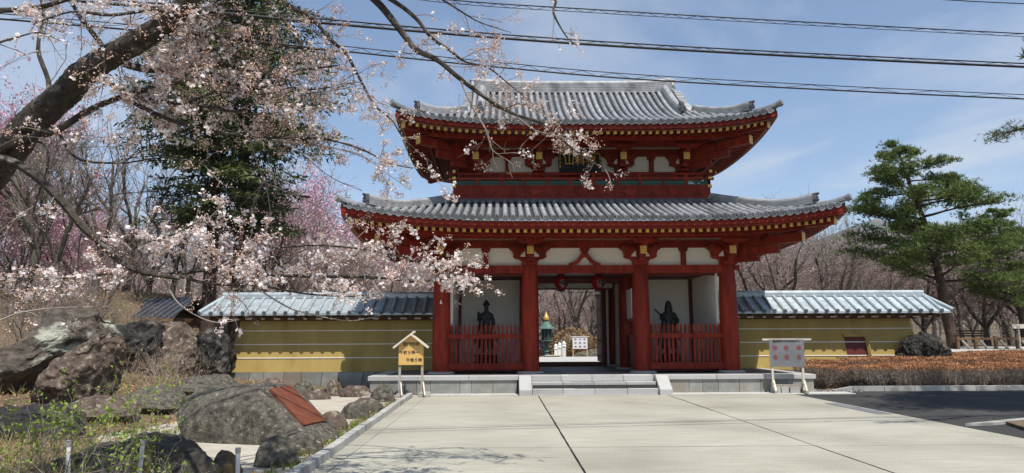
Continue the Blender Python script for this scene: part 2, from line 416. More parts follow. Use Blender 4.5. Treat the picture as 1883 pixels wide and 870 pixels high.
# ------------------------------------------------------------------ ground, paving, road
def sm(t):
    t = np.clip(t, 0, 1); return t * t * (3 - 2 * t)
def ground_h(x, y):
    x = np.asarray(x, dtype=float); y = np.asarray(y, dtype=float)
    h = -0.03 + 0.53 * sm((y - 3.4) / 3.6)
    h = h + 0.5 * sm((y - 5) / 9) * sm((x - 8) / 5)
    h = h + 0.25 * sm((y - 0.0) / 2.0) * sm((x - 6.6) / 1.0) * (1 - sm((y - 3.4) / 3.6))
    h = h + 0.55 * sm((-9.2 - x) / 5) * sm((y + 12) / 7)
    h = h + 2.5 * sm((-12.6 - x) / 5) * sm((y + 4) / 9)
    h = h + 0.05 * np.sin(x * 1.3 + 2 * np.sin(y * .6)) * np.sin(y * 1.1) * sm((-6.5 - x) / 3)
    h = h - 0.42 * sm((y - 19) / 10) * (1 - sm((np.abs(x - 1) - 6) / 5))
    far = np.sqrt(x ** 2 + (y + 22) ** 2)
    h = h + 22 * sm((far - 110) / 500)
    return h
def gh(x, y): return float(ground_h(x, y))
def axis(lo, hi, step, ext):
    a = list(np.arange(lo, hi + 1e-6, step)); d = step; p = a[-1]; q = a[0]; up = []; dn = []
    while p < ext:
        d *= 1.28; p += d; up.append(p); q -= d; dn.append(q)
    return np.array(dn[::-1] + a + up)
gx, gy = axis(-34, 40, 0.8, 3200), axis(-30, 56, 0.8, 3200)
GX, GY = np.meshgrid(gx, gy)
GZ = ground_h(GX, GY)
nx, ny = len(gx), len(gy)
idx = np.arange(nx * ny).reshape(ny, nx)
F = np.stack([idx[:-1, :-1], idx[:-1, 1:], idx[1:, 1:], idx[1:, :-1]], -1).reshape(-1, 4)
ground = bpy.data.objects.new('ground', np_mesh('ground', np.stack([GX, GY, GZ], -1).reshape(-1, 3), F, M['earth'], True))
place(ground); ground['kind'] = 'structure'

def sheet(name, pts, z, m, kind='structure'):
    o = MB().add([(p[0], p[1], z) for p in pts], [tuple(range(len(pts)))]).build(name, m)
    o['kind'] = kind
    return o
# concrete forecourt of big cast slabs
fore = MB().add([(-5.1, -34, -0.026), (5.62, -34, -0.026), (5.62, -2.14, -0.026), (-5.1, -2.14, -0.026)], [(0, 1, 2, 3)]).build('forecourt', M['joint'])
fore['kind'] = 'structure'
xs = [(-4.74, -1.64), (-1.615, 2.01), (2.035, 5.0)]
ysl = [-2.15, -6.58, -11.59, -16.6, -21.6, -26.6, -31.6]
rnd = random.Random(3)
def wob_slab(name, x0, x1, y0, y1, zt, m, parent, seed, amp=0.006):
    """a thin slab with slightly ragged edges"""
    r_ = random.Random(seed); pts = []
    n = 14
    for i in range(n): pts.append((x0 + (x1 - x0) * i / n, y0 + r_.uniform(0, amp)))
    for i in range(n): pts.append((x1 - r_.uniform(0, amp), y0 + (y1 - y0) * i / n))
    for i in range(n): pts.append((x1 - (x1 - x0) * i / n, y1 - r_.uniform(0, amp)))
    for i in range(n): pts.append((x0 + r_.uniform(0, amp), y1 - (y1 - y0) * i / n))
    mb = MB().prism(pts, (0, 0, zt - 0.06), (1, 0, 0), (0, 1, 0), (0, 0, 0.06))
    return mb.build(name, m, parent)
k = 0
for (a, b) in xs:
    for j in range(len(ysl) - 1):
        wob_slab('concrete_slab', a, b, ysl[j + 1] + 0.009, ysl[j] - 0.009, rnd.uniform(-0.002, 0.002), M['concrete'], fore, k, 0.008); k += 1
for j in range(len(ysl) - 1):       # narrow gutter strip beside the kerb and strip beside the road
    wob_slab('gutter_slab', -5.11, -4.747, ysl[j + 1] + 0.004, ysl[j] - 0.004, -0.004, M['concrete'], fore, k); k += 1
    wob_slab('edge_slab', 5.008, 5.62, ysl[j + 1] + 0.004, ysl[j] - 0.004, -0.004, M['concrete'], fore, k); k += 1
# pale pavers along the foot of the platform
strip = MB().add([(-6.6, -2.135, -0.026), (7.4, -2.135, -0.026), (7.4, -1.3, -0.026), (-6.6, -1.3, -0.026)], [(0, 1, 2, 3)]).build('paver_strip', M['joint'])
strip['kind'] = 'structure'
for i in range(23):
    x = -6.58 + i * 0.607
    block('paver', M['paver'], strip, (x + 0.3, -1.965, -0.012), (0.598, 0.33, 0.05))
    block('paver', M['paver'], strip, (x + 0.3 + (0.15 if i < 22 else 0), -1.61, -0.012), (0.598, 0.36, 0.05))
# asphalt road on the right, running past the hedge
road = sheet('road', [(5.63, -2.14), (5.63, -34), (60, -34), (60, -1.05), (7.7, -1.05), (7.2, -1.5), (6.9, -2.14)], -0.008, M['asphalt'])
# pale drain strip and small planted island at the roadside
isl = MB().prism([(6.2, -10.4), (7.4, -12.2), (13, -12.2), (13, -8.1), (8.2, -8.4), (6.6, -9.2)], (0, 0, -0.02), (1, 0, 0), (0, 1, 0), (0, 0, 0.07)).build('verge', M['earth'])
isl['kind'] = 'structure'
ik = [(5.75, -9.35), (8.2, -8.15), (13, -7.85), (13, -8.1), (8.2, -8.4), (6.25, -9.3)]
o = MB().prism(ik[::-1], (0, 0, -0.02), (1, 0, 0), (0, 1, 0), (0, 0, 0.06)).build('kerb_apron', M['kerb']); o['kind'] = 'structure'
# drain grate
dr = thing('drain_grate', (5.4, -5.6, 0), 'long grey steel drain grate let into the edge of the forecourt', 'drain')
for i in range(4):
    block('grate_panel', M['sign_grey'], dr, (5.36, -7.1 + i * 0.62, 0.0), (0.3, 0.6, 0.012))
# left kerb of separate stones
lk = MB().add([(-5.32, -30, -0.027), (-5.155, -30, -0.027), (-5.155, -2.2, -0.027), (-5.32, -2.2, -0.027)], [(0, 1, 2, 3)]).build('kerb', M['joint'])
lk['kind'] = 'structure'
y = -2.3; i = 0
while y > -26:
    L = 0.40 + 0.02 * math.sin(i * 7.1)
    block('kerb_stone', M['kerb'], lk, (-5.20 + (-2 - y) * 0.0165 + 0.006 * math.sin(i * 3.3), y - L / 2, 0.035), (0.13, L - 0.014, 0.14 + 0.008 * math.sin(i * 5.7)), 0.012 * math.sin(i * 2.1))
    y -= L; i += 1
# right kerb in front of the hedge
rk = MB().add([(7.6, -1.07, -0.02), (40, -1.07, -0.02), (40, -0.9, -0.02), (7.6, -0.9, -0.02)], [(0, 1, 2, 3)]).build('kerb', M['joint'])
rk['kind'] = 'structure'
for i in range(34):
    block('kerb_stone', M['kerb'], rk, (8.3 + i * 0.92, -1.0, 0.05), (0.905, 0.15, 0.17))
o = MB().prism([(0, 0), (0.9, 0), (0.9, 0.17), (0.1, 0.03), (0, 0.02)], (6.93, -1.075, -0.035), (1, 0, 0), (0, 0, 1), (0, 0.15, 0)).build('kerb_stone', M['kerb'], rk)
# raked sand in the rock garden
sd = [(-5.15, -2.6), (-5.1, -13.5), (-6.1, -14.2), (-7.4, -13.2), (-8.6, -12.2), (-9.3, -10.2), (-9.2, -7.5), (-9.6, -5), (-9.2, -2.5), (-8.4, -0.6), (-7.2, -0.4), (-6.7, -1.2), (-6.6, -2.2)]
def sand_sheet():
    bm = bmesh.new()
    f = bm.faces.new([bm.verts.new((p[0], p[1], 0)) for p in sd[::-1]])
    bmesh.ops.triangulate(bm, faces=[f])
    for _ in range(4): bmesh.ops.subdivide_edges(bm, edges=bm.edges, cuts=1, use_grid_fill=True)
    for v in bm.verts:
        v.co.z = gh(v.co.x, v.co.y) + 0.012 + 0.018 * mnoise.noise(Vector((v.co.x * 1.7, v.co.y * 1.7, 0)))
    bmesh.ops.recalc_face_normals(bm, faces=bm.faces)
    me = bpy.data.meshes.new('sand'); bm.to_mesh(me); bm.free(); me.materials.append(M['sand'])
    if me.polygons[0].normal.z < 0: me.flip_normals()
    o = bpy.data.objects.new('sand', me); place(o); o['kind'] = 'structure'
sand_sheet()
# pale garden ground behind the gate and lane at the far right
def draped(name, x0, x1, y0, y1, m, n=30, dz=0.02):
    X, Y = np.meshgrid(np.linspace(x0, x1, n), np.linspace(y0, y1, n)); Z = ground_h(X, Y) + dz
    ii = np.arange(n * n).reshape(n, n)
    Fq = np.stack([ii[:-1, :-1], ii[:-1, 1:], ii[1:, 1:], ii[1:, :-1]], -1).reshape(-1, 4)
    o = bpy.data.objects.new(name, np_mesh(name, np.stack([X, Y, Z], -1).reshape(-1, 3), Fq, m, True)); place(o); o['kind'] = 'structure'
draped('garden_path', -5, 5, 6.6, 19, M['path'])
draped('lane', 17, 60, 8.5, 15, M['path'], 40, 0.05)

# ------------------------------------------------------------------ stone platform and steps
PF, PB, PW, PH = -1.45, 6.9, 6.55, 0.52
plat = thing('stone_platform', (0, 2.7, 0), 'low grey stone platform with granite capping and slate sides carrying the red gate', 'platform')
MB().box((0, (PF + PB) / 2 + 0.05, 0.19), (2 * PW - 0.2, PB - PF - 0.2, 0.40)).build('core', M['joint'], plat)
r_ = random.Random(8)
def dado(x0, x1, fixed, along):
    p = x0
    while p < x1 - 0.02:
        L = min(r_.choice([0.34, 0.4, 0.46, 0.62, 0.86]), x1 - p)
        if x1 - p - L < 0.2: L = x1 - p
        d = r_.uniform(-0.004, 0.004)
        if along == 'x': block('dado_stone', M['slate'], plat, (p + L / 2, fixed + 0.06 + d, 0.19), (L - 0.012, 0.12, 0.42))
        else: block('dado_stone', M['slate'], plat, (fixed + d, p + L / 2, 0.19), (0.12, L - 0.012, 0.42))
        p += L
dado(-PW + 0.06, -2.2, PF, 'x'); dado(2.2, PW - 0.06, PF, 'x')
dado(PF + 0.13, PB - 0.1, -PW + 0.12, 'y'); dado(PF + 0.13, PB - 0.1, PW - 0.12, 'y')
def caps(x0, x1, n, along, fixed):
    for i in range(n):
        a = x0 + (x1 - x0) * i / n; b = x0 + (x1 - x0) * (i + 1) / n
        mb = MB().box((0, 0, 0), ((b - a) - 0.006, 0.46, 0.135) if along == 'x' else (0.46, (b - a) - 0.006, 0.135))
        c = ((a + b) / 2, fixed, 0.4525) if along == 'x' else (fixed, (a + b) / 2, 0.4525)
        bevelled(mb, 'cap_stone', M['granite'], plat, 0.012, world=Matrix.Translation(Vector(c)))
caps(-PW, -2.16, 3, 'x', PF + 0.18); caps(2.16, PW, 3, 'x', PF + 0.18)
caps(PF + 0.415, PB, 5, 'y', -PW + 0.23); caps(PF + 0.415, PB, 5, 'y', PW - 0.23)
nfx, nfy = 16, 9
for i in range(nfx):
    for j in range(nfy):
        x0 = -6.08 + i * 12.16 / nfx; y0 = -1.03 + j * 7.7 / nfy
        block('floor_slab', M['slate_floor'], plat, (x0 + 6.08 / nfx, y0 + 3.85 / nfy, 0.49), (12.16 / nfx - 0.01, 7.7 / nfy - 0.01, 0.05))
steps = thing('stone_steps', (0, -1.9, 0), 'three pale granite steps with sloping cheek stones climbing to the gate', 'steps')
MB().box((0, -1.45, 0.14), (3.5, 0.9, 0.25)).build('core', M['joint'], steps)
for s, (y0, zt) in enumerate(((-2.08, 0.175), (-1.77, 0.348), (-1.46, 0.522))):
    cuts = [-1.79, -0.92, -0.02, 0.9, 1.79] if s != 1 else [-1.79, -0.9, 0.0, 0.93, 1.79]
    for a, b in zip(cuts[:-1], cuts[1:]):
        mb = MB().box((0, 0, 0), (b - a - 0.007, 0.42 if s < 2 else 0.5, 0.172))
        bevelled(mb, 'step_stone', M['granite'], steps, 0.012, world=Matrix.Translation(Vector(((a + b) / 2, y0 + (0.21 if s < 2 else 0.25), zt - 0.086))))
    block('anti_slip_strip', M['black'], steps, (0.12 - 0.05 * s + 0.05, y0 + 0.035, zt + 0.003), (1.55, 0.045, 0.006))
for sx in (-1, 1):
    mb = MB().prism([(-2.2, -0.02), (-2.2, 0.16), (-1.62, 0.535), (-1.3, 0.535), (-1.3, -0.02)], (sx * 1.98 - 0.18, 0, 0), (0, 1, 0), (0, 0, 1), (0.36, 0, 0))
    bevelled(mb, 'cheek_stone', M['granite'], steps, 0.012)

# ------------------------------------------------------------------ the gate
gate = thing('temple_gate', (0, 2.7, 0.52), 'two-storey red lacquered temple gate with curved grey tiled roofs and gold fittings', 'gate')
ROWS = (0.0, 2.7, 5.4)
COLX = (-4.55, -1.76, 1.76, 4.55)
Z0 = 0.52
# columns on round base stones
col_prof = [(0.275, 0), (0.275, 0.02), (0.282, 0.8), (0.278, 1.8), (0.262, 2.8), (0.245, 3.15), (0.205, 3.32)]
cm = MB().lathe((0, 0, 0), col_prof, 20).mesh('column', M['red'], True)
bm_ = MB().lathe((0, 0, 0), [(0.43, 0), (0.42, 0.035), (0.36, 0.06)], 20).mesh('base_stone', M['granite'], True)
for yr in ROWS:
    for x in COLX:
        inst('column', cm, gate, Matrix.Translation((x, yr, Z0 + 0.058)))
        inst('base_stone', bm_, gate, Matrix.Translation((x, yr, Z0)))
# wall paint chip on the left column seen as a small pale mark
MB().prism([(-.03, -.05), (.05, -.05), (.02, 0), (.01, .07), (-.02, .06)], (-4.55, -0.287, 2.72), (1, 0, 0), (0, 0, 1), (0, -0.004, 0)).build('paint_chip', M['plaster'], gate)
# head beams, upper beams and plaster between columns
def wall_frame(xcols, ywall, zb, r_col, ends):
    """front framing of one storey: zb is the top of the head beam"""
    for a, b in zip(xcols[:-1], xcols[1:]):
        block('head_beam', M['red'], gate, ((a + b) / 2, ywall, zb - 0.125), (b - a - 0.1, 0.24, 0.25))
        block('plaster_panel', M['plaster'], gate, ((a + b) / 2, ywall + 0.03, zb + 0.28), (b - a - 0.02, 0.06, 0.56))
    L = xcols[-1] - xcols[0]
    block('upper_beam', M['red'], gate, (0, ywall, zb + 0.675), (L + 0.5, 0.26, 0.23))
    block('plaster_strip', M['plaster'], gate, (0, ywall + 0.02, zb + 0.835), (L, 0.08, 0.09))
    block('top_beam', M['red'], gate, (0, ywall + 0.01, zb + 1.03), (L + 0.4, 0.2, 0.3))
    for s in (-1, 1):
        block('beam_nosing', M['red'], gate, (s * (xcols[-1] + 0.27), ywall, zb - 0.08), (0.24, 0.14, 0.15))
wall_frame(COLX, 0.0, 3.89, 0.27, True)
UX = (-3.5, -1.4, 1.4, 3.5); UY0 = 1.0
wall_frame(UX, UY0, 7.16, 0.2, False)
# side walls, framed the same way, closing the storeys
for s in (-1, 1):
    for (x, ya, yb, zb) in ((4.55, 0.0, 5.4, 3.89), (3.5, 1.0, 4.4, 7.16)):
        block('side_head_beam', M['red'], gate, (s * x, (ya + yb) / 2, zb - 0.125), (0.22, yb - ya - 0.2, 0.25))
        block('side_plaster_panel', M['plaster'], gate, (s * x, (ya + yb) / 2, zb + 0.28), (0.06, yb - ya, 0.56))
        block('side_upper_beam', M['red'], gate, (s * x, (ya + yb) / 2, zb + 0.675), (0.24, yb - ya + 0.4, 0.226))
        block('side_plaster_strip', M['plaster'], gate, (s * x, (ya + yb) / 2, zb + 0.835), (0.07, yb - ya, 0.09))
        block('side_top_beam', M['red'], gate, (s * x, (ya + yb) / 2, zb + 1.03), (0.19, yb - ya + 0.3, 0.296))
for yb_, zb, w in ((5.4, 3.89, 9.1), (4.4, 7.16, 7.0)):
    block('rear_head_beam', M['red'], gate, (0, yb_, zb - 0.125), (w, 0.22, 0.25))
    block('rear_panel', M['plaster'], gate, (0, yb_, zb + 0.5), (w, 0.06, 1.0))
# upper storey columns and wall behind the railing
ucm = MB().lathe((0, 0, 0), [(0.2, 0), (0.2, 1.0), (0.17, 1.1)], 16).mesh('upper_column', M['red'], True)
for x in UX: inst('upper_column', ucm, gate, Matrix.Translation((x, UY0, 6.06)))
for a, b in zip(UX[:-1], UX[1:]):
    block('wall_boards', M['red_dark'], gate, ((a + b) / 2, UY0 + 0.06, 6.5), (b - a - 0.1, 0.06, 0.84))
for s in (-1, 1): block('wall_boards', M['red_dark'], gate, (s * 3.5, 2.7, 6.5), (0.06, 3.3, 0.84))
# struts in the plaster zone: flared post in the side bays, splayed strut in the middle bay
def post_strut(x, y, z, k=1.0):
    pts = [(-.075 * k, 0), (.075 * k, 0), (.075 * k, .40), (.10 * k, .44), (.13 * k, .46), (.15 * k, .565), (-.15 * k, .565), (-.13 * k, .46), (-.10 * k, .44), (-.075 * k, .40)]
    MB().prism(pts, (x, y - 0.02, z), (1, 0, 0), (0, 0, 1), (0, -0.11, 0)).build('strut', M['red'], gate)
def splay_strut(x, y, z):
    h = []
    for sx in (-1, 1):
        pts = [(0.0, .36), (.08, .40), (.16, .30), (.25, .17), (.37, .09), (.50, .06), (.50, 0), (.33, 0), (.18, .08), (.07, .22), (0, .27)]
        mb = MB().prism([(sx * p[0], p[1]) for p in (pts if sx < 0 else pts[::-1])], (x, y - 0.02, z), (1, 0, 0), (0, 0, 1), (0, -0.11, 0))
        mb.build('splayed_strut', M['red'], gate)
    pts = [(-.08, .385), (.08, .385), (.11, .46), (.15, .48), (.15, .565), (-.15, .565), (-.15, .48), (-.11, .46)]
    MB().prism(pts, (x, y - 0.02, z), (1, 0, 0), (0, 0, 1), (0, -0.12, 0)).build('strut', M['red'], gate)
for x in (-3.155, 3.155): post_strut(x, 0, 3.89)
splay_strut(0, 0, 3.89)
for x in (-2.45, 2.45): post_strut(x, UY0, 7.16)
splay_strut(0, UY0, 7.16)
# brackets
CLOUD = [(.24, 0), (.26, .12), (.32, .18), (.45, .205), (.53, .26), (.515, .34), (.55, .44), (.63, .50), (.70, .562)]
def bracket_meshes(kx, proj):
    outl = [(p[0] * kx, p[1]) for p in CLOUD]
    prof = outl + [(-p[0], p[1]) for p in outl[::-1]]
    mb = MB().prism(prof, (0, -0.05, 0), (1, 0, 0), (0, 0, 1), (0, -0.16, 0))
    # bearing block, stepped projecting arms, tail beam and arm below the purlin
    mb.box((0, -0.02, 0.09), (0.46 * kx, 0.5, 0.18))
    mb.box((0, -0.28, 0.16), (0.2, 0.5, 0.12)); mb.box((0, -0.36, 0.25), (0.17, 0.55, 0.06))
    mb.box((0, -0.36, 0.42), (0.19, 0.70, 0.24))
    mb.box((0, -0.52, 0.585), (0.17, 0.95, 0.09))
    for sx in (-1, 1):
        mb.prism([(0, 0), (.22 * sx, 0), (.36 * sx, .06), (.42 * sx, .13), (0, .13)][::-sx], (0, -proj + 0.07, .60), (1, 0, 0), (0, 0, 1), (0, -0.14, 0))
    for dx in (-.33, 0, .33): mb.box((dx * kx, -proj, 0.715), (0.17, 0.18, 0.05))
    for dx in (-.5, .5): mb.box((dx * kx, -.13, 0.60), (0.17, 0.2, 0.08))
    arm = mb.mesh('bracket', M['red'])
    inl = []
    for sx in (-1, 1):
        t = [(sx * .13, .26), (sx * .30 * kx, .27), (sx * .27 * kx, .33), (sx * .155, .45)]
        inl.append(MB().prism(t[::sx], (0, -0.207, 0), (1, 0, 0), (0, 0, 1), (0, -0.006, 0)).mesh('plaster_inlay', M['plaster']))
    return arm, inl
gold_face = MB().box((0, 0, 0), (0.205, 0.012, 0.25)).mesh('gold_cap', M['gold'])
for (cols, yw, zb, kx, hd) in ((COLX, 0.0, 3.89, 1.0, 2.7), (UX, UY0, 7.16, 0.86, 1.7)):
    arm, inl = bracket_meshes(kx, 0.97)
    for x in cols:
        w = Matrix.Translation((x, yw, zb))
        b_ = inst('bracket', arm, gate, w)
        for q in inl: inst('plaster_inlay', q, b_, w)
        inst('gold_cap', gold_face, b_, w @ Matrix.Translation((0, -0.718, 0.42)))
    for s in (-1, 1):
        for dy in (0.0, hd, 2 * hd):
            w = Matrix.Translation((s * cols[-1], yw + dy, zb)) @ Matrix.Rotation(s * math.pi / 2, 4, 'Z')
            b_ = inst('bracket', arm, gate, w)
            inst('gold_cap', gold_face, b_, w @ Matrix.Translation((0, -0.718, 0.42)))
        # diagonal tail beams at the corners, gilded at the end
        d = Vector((s, -1, 0)).normalized(); p = Vector((s * cols[-1], yw, zb))
        for L, z0, z1, w_, h_, g in ((2.5, .62, .66, .2, .26, True), (1.75, .40, .36, .18, .24, False), (1.1, .15, .15, .17, .2, False)):
            bar('tail_beam', M['red'], gate, p + Vector((0, 0, z0)), p + d * L + Vector((0, 0, z1)), w_, h_)
            if g: bar('tail_beam_cap', M['gold'], gate, p + d * L + Vector((0, 0, z1)), p + d * (L + .02) + Vector((0, 0, z1)), w_ + .01, h_ + .01)
        for q in (0.7, 1.3): MB().box(p + d * q + Vector((0, 0, .72)), (.2, .2, .1), Matrix.Rotation(math.pi / 4, 3, 'Z')).build('bearing_block', M['red'], gate)

# ---------------------------------------------------------------- roofs
class RoofShape:
    def __init__(s, xe, yc, hd, prof, rise, T, so, sslope):
        s.xe, s.yc, s.hd, s.prof, s.rise, s.T, s.so, s.ss = xe, yc, hd, prof, rise, T, so, sslope
    def lift(s, dc): return s.rise * max(0.0, 1 - dc / s.xe) ** 4
    def z(s, dc, t): return s.prof(t) + s.lift(dc) * max(0.0, 1 - t / s.T) ** 1.4
    def P(s, side, u, t, dz=0.0):
        """side 'F','B','L','R'; u is the coordinate along the eave, t the distance inwards"""
        if side in 'FB':
            sg = -1 if side == 'F' else 1
            return Vector((u, s.yc + sg * (s.hd - t), s.z(s.xe - abs(u), t) + dz))
        sg = -1 if side == 'L' else 1
        return Vector((sg * (s.xe - t), s.yc + u, s.z(s.hd - abs(u), t) + dz))
    def half(s, side): return s.xe if side in 'FB' else s.hd
    def soffit(s, side, u, t):
        dc = s.half(side) - abs(u)
        ze = s.prof(0) + s.lift(dc) - s.so; zw = s.prof(0) - s.so + s.ss * 2.72
        z = ze + (zw - ze) * t / 2.72
        p = s.P(side, u, t); p.z = z
        return p
low = RoofShape(7.2, 2.7, 5.36, lambda t: 4.96 + 0.29 * t + 0.022 * t * t, 0.42, 3.0, 0.30, 0.16)
upp = RoofShape(5.90, 2.7, 4.16, lambda t: 8.17 + 0.34 * t + 0.060 * t * t, 0.42, 3.2, 0.25, 0.16)

TJ = random.Random(6)
def tile_rows(sh, side, us, tend, parent):
    axis_u = Vector((1, 0, 0)) if side in 'FB' else Vector((0, 1, 0))
    for u in us:
        te = tend(u)
        if te < 0.12: continue
        u += TJ.uniform(-.007, .007); lat = TJ.uniform(-.006, .008)
        n = max(1, round(te / 0.33)); mb = MB(); rings = []
        r0 = 0.076
        for k in range(n):
            rings += [(-0.03 + (te + 0.03) * k / n, r0), (-0.03 + (te + 0.03) * (k + 0.5) / n, r0 * 0.975), (-0.03 + (te + 0.03) * (k + 0.97) / n, r0 * 0.93)]
        rings.append((te, r0 * 0.93))
        vs = []; m_ = 8
        for t, r_ in rings:
            p = sh.P(side, u, max(t, 0)); q = sh.P(side, u, max(t, 0) + 0.05)
            d = (q - p).normalized(); p = p + d * min(t, 0)
            nn = axis_u.cross(d)
            if nn.z < 0: nn = -nn
            for a in range(m_ + 1):
                th = math.pi * (a / m_) * 1.1 - 0.157
                vs.append(p + axis_u * (math.cos(th) * r_) + nn * (math.sin(th) * r_ * 1.2 + 0.02 + lat))
        st = m_ + 1
        fs = [(i * st + a, i * st + a + 1, (i + 1) * st + a + 1, (i + 1) * st + a) for i in range(len(rings) - 1) for a in range(m_)]
        mb.add(vs, fs)
        # round end disc with raised rim at the eave
        p = sh.P(side, u, 0); d = (sh.P(side, u, 0.05) - p).normalized(); nn = axis_u.cross(d)
        if nn.z < 0: nn = -nn
        c = p - d * 0.035 + nn * 0.012
        seq = [(0.09, 0.02), (0.09, -0.03), (0.068, -0.03), (0.066, -0.014), (0.03, -0.014), (0.002, -0.03)]
        vs = [c + d * o_ + (axis_u * math.cos(2 * math.pi * a / 12) + nn * math.sin(2 * math.pi * a / 12)) * r_ for r_, o_ in seq for a in range(12)]
        fs = [(i * 12 + a, i * 12 + (a + 1) % 12, (i + 1) * 12 + (a + 1) % 12, (i + 1) * 12 + a) for i in range(len(seq) - 1) for a in range(12)]
        mb.add(vs, fs)
        o = mb.build('round_tile_row', M['tile'], parent, True)

def pan_field(sh, side, us, tend, tmax, mb):
    """stepped pan tiles between the round rows"""
    nc = int(round(tmax / 0.17))
    for a, b in zip(us[:-1], us[1:]):
        cs = [a, a + (b - a) * .3, a + (b - a) * .5, a + (b - a) * .7, b]; dz = [0.02, -.012, -.02, -.012, 0.02]
        base = len(mb.v); rows = []
        for k in range(nc):
            for t, st in ((tmax * k / nc, .022), (tmax * (k + 1) / nc, 0.0)):
                rows.append([sh.P(side, c, min(t, max(0, tend(c))), dz[i] + st) for i, c in enumerate(cs)])
        # drooping eave edge
        edge = [q + Vector((0, 0, -.05)) - (rows[1][i] - rows[0][i]).normalized() * 0.02 for i, q in enumerate(rows[0])]
        rows.insert(0, edge)
        if tend((a + b) / 2) < 0.05: continue
        mb.v += [tuple(q) for r_ in rows for q in r_]
        for i in range(len(rows) - 1):
            for c in range(4):
                mb.f.append((base + i * 5 + c, base + i * 5 + c + 1, base + (i + 1) * 5 + c + 1, base + (i + 1) * 5 + c))

def sweep_ridge(parent, name, path, w, h, courses, m, roll=0.07, upv=Vector((0, 0, 1)), hs=None):
    """stacked ridge: courses of thin overhanging tiles with a half-round cap, swept along path (bottom line)"""
    prof = []
    for k in range(courses):
        z0 = h * k / courses; z1 = h * (k + 0.72) / courses; z2 = h * (k + 1) / courses
        ww = w * (1 - 0.12 * k / courses)
        prof += [(ww / 2, z0), (ww / 2, z1), (ww / 2 - 0.018, z1), (ww / 2 - 0.018, z2)]
    capw = w / 2 * 0.8
    top = [(capw * math.cos(a), h + roll * 1.2 * math.sin(a)) for a in np.linspace(0, math.pi, 7)]
    full = prof + top + [(-x, z) for x, z in prof[::-1]]
    vs = []; n = len(full)
    for i, p in enumerate(path):
        t = (path[min(i + 1, len(path) - 1)] - path[max(i - 1, 0)]).normalized()
        sx = t.cross(upv).normalized(); up_ = sx.cross(t)
        kz = hs[i] if hs else 1.0
        vs += [p + sx * a + up_ * b * kz for a, b in full]
    fs = [(i * n + k, i * n + (k + 1) % n, (i + 1) * n + (k + 1) % n, (i + 1) * n + k) for i in range(len(path) - 1) for k in range(n)]
    fs += [tuple(range(n)), tuple(range((len(path) - 1) * n, len(path) * n))[::-1]]
    o = MB().add(vs, fs).build(name, m, parent)
    return o
def ridge_end(parent, p, d, w, h, m):
    """ornamental end tile: horned plate with a boss and a round top tile"""
    d = Vector(d).normalized(); sx = d.cross(Vector((0, 0, 1))).normalized()
    pts = [(-.62, 0), (.62, 0), (.56, .3), (.68, .52), (.52, .8), (.30, .98), (.16, 1.02), (-.16, 1.02), (-.30, .98), (-.52, .8), (-.68, .52), (-.56, .3)]
    mb = MB().prism([(a * w, b * h) for a, b in pts], p, sx, (0, 0, 1), d * 0.1)
    mb.tube([p + Vector((0, 0, h * .45)) + d * .08, p + Vector((0, 0, h * .45)) + d * .16], [w * .34, w * .22], 10)
    for s in (-1, 1): mb.tube([p + sx * s * w * .34 + Vector((0, 0, h * .72)) + d * .09, p + sx * s * w * .34 + Vector((0, 0, h * .72)) + d * .14], [w * .13, w * .08], 8)
    q = p + Vector((0, 0, h * 1.05))
    mb.tube([q - d * .18, q + d * .12, q + d * .16 + Vector((0, 0, .02))], [w * .30, w * .32, w * .26], 10)
    return mb.build('ridge_end_tile', m, parent)

def spaced(half, step):
    n = int(half / step); return [i * step for i in range(-n, n + 1)]

